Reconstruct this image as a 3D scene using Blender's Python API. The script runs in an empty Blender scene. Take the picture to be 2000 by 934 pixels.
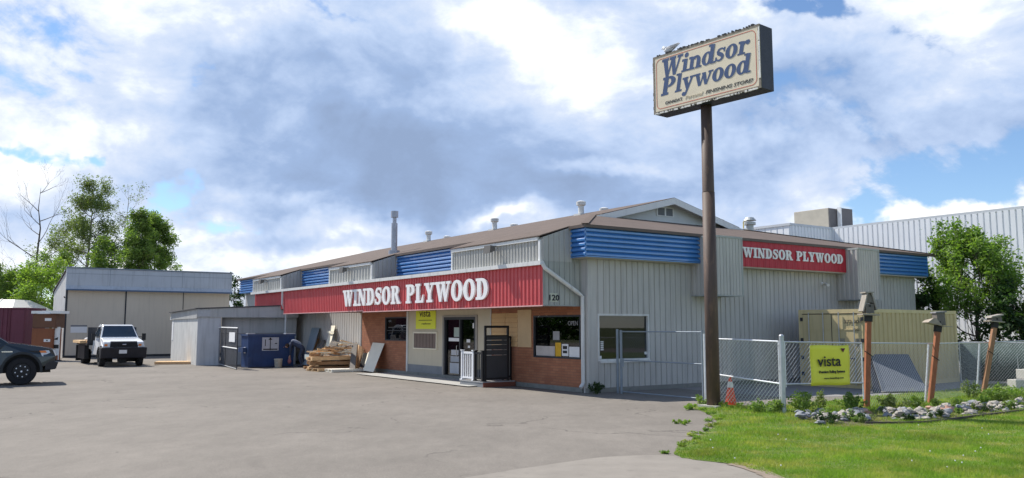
import bpy, math, random
import numpy as np
from mathutils import Vector, Matrix
R = math.radians
random.seed(7)
scene = bpy.context.scene
col = scene.collection

# ---------------------------------------------------------------- camera
F, PITCH, H = 1634.0, 6.0, 2.0
cam_d = bpy.data.cameras.new('camera'); cam = bpy.data.objects.new('camera', cam_d); col.objects.link(cam)
cam.location = (0, 0, H); cam.rotation_euler = (R(90 + PITCH), 0, 0)
cam_d.sensor_width = 36; cam_d.lens = F / 2000 * 36; cam_d.clip_end = 3000; cam_d.clip_start = .1
scene.camera = cam
scene.view_settings.view_transform = 'Standard'; scene.view_settings.look = 'None'
scene.view_settings.exposure = 0.24; scene.view_settings.gamma = 1.0

def ray(x, y):
    p = R(PITCH); u = (x - 1000) / F; v = (467 - y) / F
    return Vector((u, math.cos(p) - math.sin(p) * v, math.sin(p) + math.cos(p) * v))
def gp(x, y, z=0.0):                       # photo pixel -> point on the ground plane z
    r = ray(x, y); t = (z - H) / r.z; return Vector((r.x * t, r.y * t, z))
def at(x, y, Y):                           # photo pixel -> point at depth Y
    r = ray(x, y); t = Y / r.y; return Vector((r.x * t, Y, H + r.z * t))

# ---------------------------------------------------------------- sun + sky
SUN_AZ, SUN_EL = -54.0, 50.0               # azimuth from +Y towards +X
sd = bpy.data.lights.new('sun', 'SUN'); so = bpy.data.objects.new('sun', sd); col.objects.link(so)
sd.energy = 5.0; sd.angle = R(.5); sd.color = (1, .95, .87)
sv = Vector((math.sin(R(SUN_AZ)) * math.cos(R(SUN_EL)), math.cos(R(SUN_AZ)) * math.cos(R(SUN_EL)), math.sin(R(SUN_EL))))
so.rotation_euler = sv.to_track_quat('Z', 'Y').to_euler(); so.location = sv * 100

world = bpy.data.worlds.new('World'); scene.world = world; world.use_nodes = True
wt = world.node_tree; wt.nodes.clear()
def N(t, **k):
    n = wt.nodes.new(t)
    for a, b in k.items(): setattr(n, a, b)
    return n
def wl(a, b): wt.links.new(a, b)
out = N('ShaderNodeOutputWorld')
sky = N('ShaderNodeTexSky', sky_type='NISHITA', sun_disc=False)
sky.sun_elevation = R(SUN_EL); sky.sun_rotation = R(SUN_AZ); sky.ozone_density = 5.0; sky.air_density = 1.0; sky.dust_density = .1; sky.altitude = 800
bg1 = N('ShaderNodeBackground'); bg1.inputs[1].default_value = .13; wl(sky.outputs[0], bg1.inputs[0])
tc = N('ShaderNodeTexCoord')
def vm(op, a, b=None, o=0):
    n = N('ShaderNodeVectorMath', operation=op)
    for i, q in enumerate((a, b)):
        if q is None: continue
        if isinstance(q, (tuple, list, Vector)): n.inputs[i].default_value = tuple(q)
        else: wl(q, n.inputs[i])
    return n.outputs['Value'] if op in ('LENGTH', 'DOT_PRODUCT') else n.outputs[0]
def ma(op, a, b=None, c=None, clamp=False):
    n = N('ShaderNodeMath', operation=op); n.use_clamp = clamp
    for i, q in enumerate((a, b, c)):
        if q is None: continue
        if isinstance(q, (int, float)): n.inputs[i].default_value = q
        else: wl(q, n.inputs[i])
    return n.outputs[0]
def mr(v, a, b, c=0., d=1., smooth=True):
    n = N('ShaderNodeMapRange'); n.interpolation_type = 'SMOOTHSTEP' if smooth else 'LINEAR'
    wl(v, n.inputs['Value'])
    for k, q in zip(('From Min', 'From Max', 'To Min', 'To Max'), (a, b, c, d)): n.inputs[k].default_value = q
    return n.outputs[0]
def noise(vec, scale, detail=6, rough=.55, dist=0., colr=False):
    n = N('ShaderNodeTexNoise'); wl(vec, n.inputs['Vector'])
    n.inputs['Scale'].default_value = scale; n.inputs['Detail'].default_value = detail
    n.inputs['Roughness'].default_value = rough; n.inputs['Distortion'].default_value = dist
    return n.outputs['Color'] if colr else n.outputs[0]
dirv = vm('NORMALIZE', tc.outputs['Generated'])
sep = N('ShaderNodeSeparateXYZ'); wl(dirv, sep.inputs[0])
# cloud-layer coordinates: flatten so that clouds stretch towards the horizon
den = ma('ADD', ma('MAXIMUM', sep.outputs[2], 0.0), .22)
comb = N('ShaderNodeCombineXYZ'); wl(ma('DIVIDE', sep.outputs[0], den), comb.inputs[0]); wl(ma('DIVIDE', sep.outputs[1], den), comb.inputs[1]); comb.inputs[2].default_value = 3.3
cl = comb.outputs[0]
warp = vm('SUBTRACT', noise(dirv, 5.0, 5, .6, colr=True), (.5, .5, .5))
warp = vm('MULTIPLY', warp, (.22, .22, .16))
wd = vm('ADD', dirv, warp)
def blob(x, y, rx, ry, k=1.0, soft=.25):
    c = ray(x, y).normalized()
    L = vm('LENGTH', vm('MULTIPLY', vm('SUBTRACT', wd, tuple(c)), (F / rx, F / rx, F / ry)))
    return mr(L, 1.0 + soft * 2, soft, 0., k)
def addall(l):
    r = l[0]
    for q in l[1:]: r = ma('ADD', r, q)
    return r
st = vm('MULTIPLY', dirv, (1., 1., 1.6))
nA = noise(st, 3.4, 9, .55, .45); nB = noise(st, 8.0, 8, .56, .35); nC = noise(st, 24., 6, .65, .3)
shape = ma('ADD', ma('ADD', ma('MULTIPLY', nA, .54), ma('MULTIPLY', nB, .34)), ma('MULTIPLY', nC, .12))
blue = addall([blob(1585, 45, 90, 42, .22), blob(1830, 330, 160, 55, .20), blob(1840, 82, 120, 26, .16), blob(40, 290, 90, 18, .20), blob(150, 315, 60, 16, .18),
               blob(355, 370, 80, 50, .19), blob(440, 450, 80, 40, .17), blob(560, 10, 180, 30, .17), blob(250, 410, 70, 40, .10), blob(370, 170, 60, 60, .10), blob(1720, 395, 60, 30, .14), blob(480, 100, 60, 50, .10), blob(20, 540, 90, 30, .10)])
dark0 = blob(780, 240, 420, 200, .10, .4)
cover = mr(ma('ADD', ma('SUBTRACT', shape, ma('MULTIPLY', blue, .80)), dark0), .385, .455)
cover = ma('MULTIPLY', cover, mr(sep.outputs[1], .05, .45, .42, 1.)); cover = ma('MULTIPLY', cover, mr(sep.outputs[2], .72, .5, .25, 1.))
dark = addall([blob(700, 180, 280, 170, .30, .5), blob(600, 320, 240, 110, .30, .5), blob(940, 330, 260, 110, .36, .5), blob(860, 90, 110, 90, .16), blob(1500, 270, 420, 120, .22, .5), blob(1750, 130, 320, 90, .16, .5),
               blob(1250, 200, 220, 130, .16), blob(400, 170, 70, 60, .30), blob(210, 215, 110, 34, .26), blob(1950, 50, 140, 40, .12), blob(1150, 380, 240, 40, .30), blob(1480, 380, 160, 60, .16), blob(1350, 340, 220, 70, .12), blob(1960, 300, 160, 60, .18), blob(560, 470, 150, 14, .18), blob(90, 395, 130, 16, .20), blob(300, 500, 90, 20, .1), blob(760, 250, 130, 50, .16)])
light = addall([blob(1060, 110, 120, 100, .30), blob(990, 30, 120, 50, .3), blob(140, 110, 280, 140, .32), blob(160, 250, 160, 40, .14), blob(700, 450, 300, 26, .22), blob(1010, 428, 90, 16, .50), blob(590, 262, 60, 60, .26), blob(1900, 390, 160, 28, .55), blob(1200, 330, 110, 16, .3), blob(1750, 55, 120, 26, .22), blob(1450, 295, 90, 18, .22), blob(540, 395, 120, 16, .22), blob(1880, 165, 160, 22, .2), blob(150, 500, 220, 60, .14), blob(600, 510, 120, 20, .25), blob(1350, 150, 130, 26, .2), blob(1640, 230, 120, 18, .22), blob(1480, 60, 40, 60, .14)])
dk = ma('ADD', ma('ADD', ma('SUBTRACT', ma('MULTIPLY', dark, .72), ma('MULTIPLY', light, .85)), .22), ma('MULTIPLY', ma('SUBTRACT', shape, .5), -3.3))
cr = N('ShaderNodeValToRGB'); wl(ma('MULTIPLY', ma('ADD', dk, .07), .92), cr.inputs[0])
e = cr.color_ramp.elements
e[0].position = 0.0; e[0].color = (1.0, 1.0, 1.0, 1)
e[1].position = 1.0; e[1].color = (.26, .35, .53, 1)
for p, c in ((.10, (.84, .89, .97)), (.24, (.62, .70, .85)), (.44, (.47, .585, .80)), (.7, (.31, .425, .65))):
    q = e.new(p); q.color = (*c, 1)
bg2 = N('ShaderNodeBackground'); wl(cr.outputs[0], bg2.inputs[0]); bg2.inputs[1].default_value = 1.0
ms = N('ShaderNodeMixShader'); wl(cover, ms.inputs[0]); wl(bg1.outputs[0], ms.inputs[1]); wl(bg2.outputs[0], ms.inputs[2])
wl(ms.outputs[0], out.inputs[0])

# ---------------------------------------------------------------- helpers
def tag(o, label=None, cat=None, group=None, kind=None):
    if label: o['label'] = label
    if cat: o['category'] = cat
    if group: o['group'] = group
    if kind: o['kind'] = kind
    return o
def thing(name, label, cat, loc=(0, 0, 0), rz=0., group=None):
    o = bpy.data.objects.new(name, None); col.objects.link(o)
    o.location = loc; o.rotation_euler = (0, 0, rz); o.empty_display_size = .3
    return tag(o, label, cat, group)
def copy_tree(o, parent=None):
    c = o.copy(); col.objects.link(c); c.parent = parent
    for ch in [q for q in o.children]: copy_tree(ch, c)
    return c
class MB:
    def __init__(s): s.v = []; s.f = []; s.m = []
    def add(s, v, f, mi=0):
        b = len(s.v); s.v += [tuple(q) for q in v]; s.f += [tuple(b + i for i in q) for q in f]; s.m += [mi] * len(f); return s
    def box(s, a, b, mi=0, M=None):
        x0, y0, z0 = a; x1, y1, z1 = b
        v = [(x0, y0, z0), (x1, y0, z0), (x1, y1, z0), (x0, y1, z0), (x0, y0, z1), (x1, y0, z1), (x1, y1, z1), (x0, y1, z1)]
        if M is not None: v = [tuple(M @ Vector(q)) for q in v]
        return s.add(v, [(0, 3, 2, 1), (4, 5, 6, 7), (0, 1, 5, 4), (1, 2, 6, 5), (2, 3, 7, 6), (3, 0, 4, 7)], mi)
    def hexa(s, v, mi=0):       # 8 points, bottom ring then top ring
        return s.add(v, [(0, 3, 2, 1), (4, 5, 6, 7), (0, 1, 5, 4), (1, 2, 6, 5), (2, 3, 7, 6), (3, 0, 4, 7)], mi)
    def bar(s, p, q, w, t=None, up=(0, 0, 1), mi=0):    # rectangular bar from p to q
        t = t or w; p = Vector(p); q = Vector(q); d = (q - p).normalized(); u = Vector(up)
        if abs(d.dot(u)) > .98: u = Vector((1, 0, 0))
        a = d.cross(u).normalized() * w / 2; b = a.cross(d).normalized() * t / 2
        return s.hexa([p - a - b, p + a - b, p + a + b, p - a + b, q - a - b, q + a - b, q + a + b, q - a + b], mi)
    def tube(s, pts, r, n=8, mi=0, caps=True):
        pts = [Vector(p) for p in pts]
        rs = r if isinstance(r, (list, tuple)) else [r] * len(pts)
        rings = []; prev = None
        for i, p in enumerate(pts):
            d = (pts[min(i + 1, len(pts) - 1)] - pts[max(i - 1, 0)])
            d = d.normalized() if d.length > 1e-9 else Vector((0, 0, 1))
            if prev is None: u = Vector((0, 0, 1)) if abs(d.z) < .9 else Vector((1, 0, 0)); a = d.cross(u).normalized()
            else: a = (prev - d * prev.dot(d)).normalized()
            prev = a; b = d.cross(a)
            rings.append([p + (a * math.cos(2 * math.pi * k / n) + b * math.sin(2 * math.pi * k / n)) * rs[i] for k in range(n)])
        v = [q for rg in rings for q in rg]; f = []
        for i in range(len(pts) - 1):
            for k in range(n):
                k2 = (k + 1) % n; f.append((i * n + k, i * n + k2, (i + 1) * n + k2, (i + 1) * n + k))
        if caps: f.append(tuple(range(n - 1, -1, -1))); f.append(tuple((len(pts) - 1) * n + k for k in range(n)))
        return s.add(v, f, mi)
    def prism(s, poly, P, U, V, W, mi=0):   # 2D polygon on (U,V) at P, extruded by vector W
        P, U, V, W = map(Vector, (P, U, V, W)); n = len(poly)
        a = [P + U * x + V * y for x, y in poly]; b = [q + W for q in a]
        f = [tuple(range(n)), tuple(range(2 * n - 1, n - 1, -1))] + [(i, n + i, n + (i + 1) % n, (i + 1) % n) for i in range(n)]
        return s.add(a + b, f, mi)
    def ribs(s, P, U, Nn, L, z0, z1, pitch=.25, depth=.02, top=.5, mi=0, ztop=None):  # ribbed sheet: from P along U, outward Nn
        P = Vector(P); U = Vector(U).normalized(); Nn = Vector(Nn).normalized()
        prof = []; x = 0.; sl = pitch * .08
        g = pitch * (1 - top)
        while x < L - 1e-6:
            prof += [(x, 0), (min(x + g - sl, L), 0), (min(x + g, L), depth), (min(x + pitch - sl, L), depth)]; x += pitch
        prof.append((L, 0))
        cl_ = []
        for q in prof:
            if not cl_ or q[0] > cl_[-1][0] + 1e-5: cl_.append(q)
        prof = cl_
        v = []
        for x, d in prof:
            zt = ztop(x) if ztop else z1
            q = P + U * x + Nn * d
            v += [(q.x, q.y, z0), (q.x, q.y, zt)]
        return s.add(v, [(2 * i, 2 * i + 2, 2 * i + 3, 2 * i + 1) for i in range(len(prof) - 1)], mi)
    def build(s, name, mat, parent=None, label=None, smooth=False, bevel=0):
        me = bpy.data.meshes.new(name); me.from_pydata(s.v, [], s.f)
        mats = mat if isinstance(mat, (list, tuple)) else [mat]
        for m in mats: me.materials.append(m)
        if len(mats) > 1: me.polygons.foreach_set('material_index', s.m)
        if smooth: me.polygons.foreach_set('use_smooth', [True] * len(me.polygons))
        me.update()
        o = bpy.data.objects.new(name, me); col.objects.link(o)
        if parent is not None: o.parent = parent
        if label: o['label'] = label
        if bevel:
            b = o.modifiers.new('bevel', 'BEVEL'); b.width = bevel; b.segments = 2; b.limit_method = 'ANGLE'; b.angle_limit = R(40)
        return o
def sphere_mb(mb, c, r, n=12, m=8, sc=(1, 1, 1), mi=0):
    v = []; f = []
    for i in range(m + 1):
        t = math.pi * i / m
        for k in range(n):
            p = 2 * math.pi * k / n
            v.append((c[0] + r * sc[0] * math.sin(t) * math.cos(p), c[1] + r * sc[1] * math.sin(t) * math.sin(p), c[2] + r * sc[2] * math.cos(t)))
    for i in range(m):
        for k in range(n): f.append((i * n + k, (i + 1) * n + k, (i + 1) * n + (k + 1) % n, i * n + (k + 1) % n))
    return mb.add(v, f, mi)
def bm_text(s, size, P, U, V, name, mat, parent, off=0., shear=0., depth=.004, align='CENTER', label=None, width=None):
    cu = bpy.data.curves.new(name, 'FONT'); cu.body = s; cu.size = size; cu.offset = off; cu.shear = shear
    cu.extrude = depth; cu.align_x = align; cu.resolution_u = 3
    to = bpy.data.objects.new(name, cu); col.objects.link(to)
    dg = bpy.context.evaluated_depsgraph_get(); dg.update()
    me = bpy.data.meshes.new_from_object(to.evaluated_get(dg))
    bpy.data.objects.remove(to)
    me.name = name; me.materials.clear(); me.materials.append(mat)
    U = Vector(U).normalized(); V = Vector(V).normalized(); W = U.cross(V); P = Vector(P)
    k = 1.
    if width:
        xs = [v.co.x for v in me.vertices]; k = width / (max(xs) - min(xs))
    for v in me.vertices:
        c = v.co.copy(); v.co = P + U * c.x * k + V * c.y + W * c.z
    o = bpy.data.objects.new(name, me); col.objects.link(o)
    if parent is not None: o.parent = parent
    if label: o['label'] = label
    return o

# ---------------------------------------------------------------- materials
def mat(name, c, rough=.7, var=.12, scale=3., metal=0., bump=0., bscale=60., streak=0., spec=.35, c2=None, cf=.5, stretch=(1, 1, 1), coat=0.):
    m = bpy.data.materials.new(name); m.use_nodes = True; t = m.node_tree; b = t.nodes['Principled BSDF']
    b.inputs['Roughness'].default_value = rough; b.inputs['Metallic'].default_value = metal
    b.inputs['Specular IOR Level'].default_value = spec; b.inputs['Coat Weight'].default_value = coat
    L = t.links.new; nn = t.nodes.new
    g = nn('ShaderNodeNewGeometry')
    mp = nn('ShaderNodeMapping'); L(g.outputs['Position'], mp.inputs[0]); mp.inputs['Scale'].default_value = stretch
    nz = nn('ShaderNodeTexNoise'); L(mp.outputs[0], nz.inputs['Vector']); nz.inputs['Scale'].default_value = scale; nz.inputs['Detail'].default_value = 6; nz.inputs['Roughness'].default_value = .6
    r = nn('ShaderNodeMapRange'); L(nz.outputs[0], r.inputs['Value']); r.inputs['From Min'].default_value = .25; r.inputs['From Max'].default_value = .75
    r.inputs['To Min'].default_value = 1 - var; r.inputs['To Max'].default_value = 1 + var
    mx = nn('ShaderNodeVectorMath'); mx.operation = 'SCALE'
    if c2:
        mc = nn('ShaderNodeMix'); mc.data_type = 'RGBA'; mc.inputs[6].default_value = (*c, 1); mc.inputs[7].default_value = (*c2, 1)
        n2_ = nn('ShaderNodeTexNoise'); L(mp.outputs[0], n2_.inputs['Vector']); n2_.inputs['Scale'].default_value = scale * 2.7; n2_.inputs['Detail'].default_value = 8; n2_.inputs['Roughness'].default_value = .65
        r2 = nn('ShaderNodeMapRange'); L(n2_.outputs[0], r2.inputs['Value']); r2.inputs['From Min'].default_value = cf; r2.inputs['From Max'].default_value = cf + .18
        L(r2.outputs[0], mc.inputs[0]); L(mc.outputs[2], mx.inputs[0])
    else: mx.inputs[0].default_value = c
    L(r.outputs[0], mx.inputs['Scale']); last = mx.outputs[0]
    if streak:
        mp2 = nn('ShaderNodeMapping'); L(g.outputs['Position'], mp2.inputs[0]); mp2.inputs['Scale'].default_value = (5, 5, .35)
        n3_ = nn('ShaderNodeTexNoise'); L(mp2.outputs[0], n3_.inputs['Vector']); n3_.inputs['Scale'].default_value = 1.6; n3_.inputs['Detail'].default_value = 5
        r3 = nn('ShaderNodeMapRange'); L(n3_.outputs[0], r3.inputs['Value']); r3.inputs['From Min'].default_value = .5; r3.inputs['From Max'].default_value = .75; r3.inputs['To Min'].default_value = 1.; r3.inputs['To Max'].default_value = 1 - streak
        s2 = nn('ShaderNodeVectorMath'); s2.operation = 'SCALE'; L(last, s2.inputs[0]); L(r3.outputs[0], s2.inputs['Scale']); last = s2.outputs[0]
    L(last, b.inputs['Base Color'])
    if bump:
        nb = nn('ShaderNodeTexNoise'); L(g.outputs['Position'], nb.inputs['Vector']); nb.inputs['Scale'].default_value = bscale; nb.inputs['Detail'].default_value = 5
        bp = nn('ShaderNodeBump'); bp.inputs['Strength'].default_value = bump; bp.inputs['Distance'].default_value = .02; L(nb.outputs[0], bp.inputs['Height']); L(bp.outputs[0], b.inputs['Normal'])
    return m
M = {}
M['grey_siding'] = mat('grey_siding', (.53, .515, .485), .6, .08, .6, streak=.22)
M['grey_box'] = mat('grey_box', (.48, .475, .445), .6, .08, .8, streak=.16)
M['dirty_siding'] = mat('dirty_siding', (.40, .41, .38), .7, .1, 1., streak=.3)
M['blue_metal'] = mat('blue_metal', (.055, .225, .56), .36, .08, 1., streak=.12, spec=.9, coat=.6)
M['red_metal'] = mat('red_metal', (.60, .095, .10), .5, .10, .9, streak=.16)
M['white_paint'] = mat('white_paint', (.80, .80, .78), .5, .05, 2., streak=.08)
M['white_dirty'] = mat('white_dirty', (.70, .70, .68), .6, .08, 2., streak=.22)
M['gable_white'] = mat('gable_white', (.68, .70, .70), .6, .06, 2.)
M['letter_white'] = mat('letter_white', (.88, .88, .87), .5, .03, 2.)
M['galv'] = mat('galvanised', (.50, .52, .54), .38, .12, 8., metal=.55)
M['galv_shaded'] = mat('galvanised_shaded', (.26, .30, .34), .5, .12, 8., metal=.3)  # darker galvanised copy; the drive gate's shade is put into its colour
M['galv_bright'] = mat('galvanised_wire', (.74, .76, .78), .4, .1, 8., metal=.3)
M['dark_metal'] = mat('dark_metal', (.035, .037, .045), .45, .1, 3.)
M['black'] = mat('black_plastic', (.018, .018, .02), .5, .1, 4.)
M['tyre'] = mat('tyre_rubber', (.02, .02, .022), .85, .15, 10.)
M['pole_brown'] = mat('pole_brown', (.10, .068, .055), .62, .22, 1.6, bump=.1, bscale=30, c2=(.17, .105, .07), cf=.52, stretch=(3, 3, .6))
M['cream'] = mat('cream_sign', (.80, .70, .52), .5, .07, 1.8, c2=(.70, .60, .44), cf=.6)
M['sign_blue'] = mat('sign_blue', (.05, .09, .20), .6, .2, 9., c2=(.10, .15, .26), cf=.6)
M['sign_black'] = mat('sign_black', (.02, .02, .03), .6, .1, 4.)
M['sign_red'] = mat('sign_red', (.55, .16, .11), .6, .2, 4.)
M['cabinet'] = mat('sign_cabinet', (.035, .040, .06), .5, .2, 3., streak=.2)
M['peel'] = mat('peeled_paint', (.78, .76, .70), .7, .1, 9.)
M['yellow'] = mat('yellow_vinyl', (.82, .80, .07), .5, .05, 2.)
M['poster_yellow'] = mat('poster_yellow', (.80, .84, .05), .5, .04, 2.)
M['beige_wall'] = mat('beige_wall', (.60, .53, .40), .8, .05, 1.2, streak=.06)
M['shed_beige'] = mat('shed_door_beige', (.62, .55, .45), .75, .05, .5, streak=.08)
M['shed_blue'] = mat('shed_metal_blue', (.47, .51, .56), .5, .1, .7, streak=.2)
M['shed_grey'] = mat('shed_grey', (.44, .44, .43), .75, .1, 1., streak=.25)
M['shed_white'] = mat('shed_white_side', (.62, .62, .60), .7, .1, 1.5, streak=.35)
M['roof_dark'] = mat('roof_felt', (.09, .09, .095), .9, .2, 3.)
M['tan_siding'] = mat('tan_siding', (.66, .42, .20), .65, .08, 2.)
M['wood_new'] = mat('new_wood', (.74, .50, .27), .75, .2, 3., c2=(.55, .34, .17), cf=.55, stretch=(2, 2, 6))
M['wood_brown'] = mat('brown_wood', (.30, .17, .085), .8, .3, 3., c2=(.45, .28, .14), cf=.5, stretch=(2, 2, 6))
M['wood_grey'] = mat('weathered_wood', (.19, .17, .15), .85, .25, 6., c2=(.11, .10, .09), cf=.52, stretch=(3, 3, 1))
M['wood_pale'] = mat('pale_wood', (.84, .78, .62), .75, .1, 4.)
M['post_orange'] = mat('stained_post', (.36, .135, .065), .7, .25, 5., c2=(.20, .08, .05), cf=.52, stretch=(4, 4, .8))
M['plank_grey'] = mat('grey_composite', (.27, .32, .35), .7, .08, 4.)
M['sheet_pale'] = mat('pale_sheet', (.84, .79, .66), .7, .06, 4.)
M['paper'] = mat('paper', (.80, .80, .80), .7, .03, 4.)
M['ink'] = mat('ink', (.03, .03, .03), .7, .03, 4.)
M['dumpster'] = mat('dumpster_blue', (.026, .058, .16), .5, .25, 1.5, streak=.3)
M['maroon'] = mat('maroon_container', (.15, .042, .065), .6, .15, 1., streak=.2)
M['rust_brown'] = mat('brown_cabinet', (.24, .085, .038), .6, .15, 1., streak=.15)
M['tan_container'] = mat('tan_container', (.58, .46, .25), .55, .08, .8, streak=.2)
M['lean_sheet'] = mat('slate_sheet', (.13, .145, .17), .95, .1, 2.)
M['warehouse'] = mat('warehouse_white', (.88, .89, .90), .45, .04, .5, streak=.05)
M['hvac'] = mat('hvac_tan', (.42, .38, .31), .6, .1, 2.)
M['rock'] = mat('pale_rock', (.34, .31, .27), .9, .3, 5., bump=.6, bscale=25, c2=(.54, .51, .46), cf=.5)
M['rock_grey'] = mat('grey_rock', (.26, .27, .29), .9, .3, 5., bump=.4, bscale=25)
M['rock_pink'] = mat('pink_rock', (.48, .29, .22), .9, .25, 5., bump=.4, bscale=25)
M['concrete'] = mat('concrete', (.42, .41, .38), .9, .12, 2., bump=.2, bscale=40, c2=(.33, .32, .30), cf=.55)
M['foundation'] = mat('foundation', (.23, .23, .21), .9, .15, 3., c2=(.13, .13, .12), cf=.55)
M['bark'] = mat('bark', (.12, .10, .085), .9, .3, 6., bump=.4, bscale=30)
M['bark_pale'] = mat('pale_bark', (.24, .22, .20), .9, .3, 6.)
M['cone'] = mat('cone_orange', (.78, .10, .05), .6, .1, 3.)
M['skin'] = mat('skin', (.45, .25, .17), .6, .05, 4.)
M['cloth_dark'] = mat('dark_cloth', (.045, .055, .09), .9, .2, 8.)
M['cloth_grey'] = mat('grey_cloth', (.22, .24, .30), .9, .2, 8.)
M['hair'] = mat('brown_hair', (.07, .042, .03), .8, .2, 20.)
M['gull'] = mat('gull_white', (.85, .85, .85), .7, .05, 8.)
M['gull_grey'] = mat('gull_grey', (.35, .36, .38), .7, .05, 8.)
M['car_white'] = mat('white_car_paint', (.82, .83, .84), .25, .02, 1., coat=.6)
M['car_dark'] = mat('dark_car_paint', (.012, .022, .032), .22, .05, 1., coat=.8)
M['amber'] = mat('amber_lens', (.75, .20, .03), .3, .05, 4.)
M['lamp_lens'] = mat('lamp_lens', (.62, .66, .70), .12, .1, 9., spec=.8)
M['chrome'] = mat('chrome', (.7, .7, .72), .15, .03, 4., metal=.95)
M['rubber_edge'] = mat('timber_edge', (.10, .085, .07), .9, .2, 5.)
M['screen'] = mat('green_screen_cloth', (.055, .085, .08), .8, .2, 2., c2=(.10, .14, .14), cf=.5)
M['soil'] = mat('soil', (.13, .10, .075), .95, .3, 6., bump=.4, bscale=20)
def leafmat(name, c, c2):
    m = mat(name, c, .55, .35, .55, c2=c2, cf=.45, spec=.25)
    t = m.node_tree; b = t.nodes['Principled BSDF']; tr = t.nodes.new('ShaderNodeBsdfTranslucent'); ad = t.nodes.new('ShaderNodeMixShader'); ad.inputs[0].default_value = .38
    src = b.inputs['Base Color'].links[0].from_socket
    sc = t.nodes.new('ShaderNodeVectorMath'); sc.operation = 'MULTIPLY'; sc.inputs[1].default_value = (1.7, 1.9, .7); t.links.new(src, sc.inputs[0]); t.links.new(sc.outputs[0], tr.inputs[0])
    o = t.nodes['Material Output']; t.links.new(b.outputs[0], ad.inputs[1]); t.links.new(tr.outputs[0], ad.inputs[2]); t.links.new(ad.outputs[0], o.inputs[0])
    return m
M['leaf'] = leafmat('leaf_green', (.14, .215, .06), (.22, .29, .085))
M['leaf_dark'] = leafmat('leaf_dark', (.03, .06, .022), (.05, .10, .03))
M['leaf_bright'] = leafmat('leaf_bright', (.18, .28, .055), (.27, .36, .08))
M['leaf_olive'] = leafmat('leaf_olive', (.14, .185, .07), (.20, .235, .10))
M['leaf_mid'] = leafmat('leaf_mid', (.14, .235, .05), (.22, .31, .07))
M['grass'] = leafmat('grass_blade', (.17, .27, .04), (.33, .33, .10))
def brick(name, c1, c2, mortar, sx=.3, sy=.085):
    m = bpy.data.materials.new(name); m.use_nodes = True; t = m.node_tree; b = t.nodes['Principled BSDF']; b.inputs['Roughness'].default_value = .85; L = t.links.new; nn = t.nodes.new
    tcn = nn('ShaderNodeTexCoord'); sp = nn('ShaderNodeSeparateXYZ'); L(tcn.outputs['Object'], sp.inputs[0]); cb = nn('ShaderNodeCombineXYZ')
    L(sp.outputs[1], cb.inputs[0]); L(sp.outputs[2], cb.inputs[1])
    br = nn('ShaderNodeTexBrick'); L(cb.outputs[0], br.inputs['Vector']); br.inputs['Scale'].default_value = 1.; br.inputs['Brick Width'].default_value = sx; br.inputs['Row Height'].default_value = sy; br.inputs['Mortar Size'].default_value = .006
    br.inputs['Color1'].default_value = (*c1, 1); br.inputs['Color2'].default_value = (*c2, 1); br.inputs['Mortar'].default_value = (*mortar, 1)
    nz = nn('ShaderNodeTexNoise'); L(tcn.outputs['Object'], nz.inputs['Vector']); nz.inputs['Scale'].default_value = 2.; nz.inputs['Detail'].default_value = 6
    mp = nn('ShaderNodeMapRange'); L(nz.outputs[0], mp.inputs['Value']); mp.inputs['To Min'].default_value = .75; mp.inputs['To Max'].default_value = 1.25
    sc = nn('ShaderNodeVectorMath'); sc.operation = 'SCALE'; L(br.outputs[0], sc.inputs[0]); L(mp.outputs[0], sc.inputs['Scale']); L(sc.outputs[0], b.inputs['Base Color'])
    bp = nn('ShaderNodeBump'); bp.inputs['Strength'].default_value = .4; bp.inputs['Distance'].default_value = .01; L(br.outputs['Fac'], bp.inputs['Height']); bp.invert = True; L(bp.outputs[0], b.inputs['Normal'])
    return m
M['brick'] = brick('red_brick', (.40, .165, .085), (.33, .125, .065), (.22, .11, .07))
def glassmat(name, c=(.02, .025, .025)):
    m = mat(name, c, .04, .3, .7, spec=.9, c2=(.05, .055, .05), cf=.52); return m
M['glass'] = glassmat('window_glass')
M['glass_car'] = glassmat('car_glass', (.015, .03, .05))
def clearglass():
    m = bpy.data.materials.new('shop_glass'); m.use_nodes = True; t = m.node_tree; t.nodes.clear(); nn = t.nodes.new; L = t.links.new
    o = nn('ShaderNodeOutputMaterial'); a = nn('ShaderNodeBsdfTransparent'); a.inputs[0].default_value = (.62, .66, .66, 1); b = nn('ShaderNodeBsdfGlossy'); b.inputs['Roughness'].default_value = .015
    f = nn('ShaderNodeFresnel'); f.inputs[0].default_value = 1.75; x = nn('ShaderNodeMixShader'); L(f.outputs[0], x.inputs[0]); L(a.outputs[0], x.inputs[1]); L(b.outputs[0], x.inputs[2]); L(x.outputs[0], o.inputs[0]); return m
M['shopglass'] = clearglass()
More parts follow.
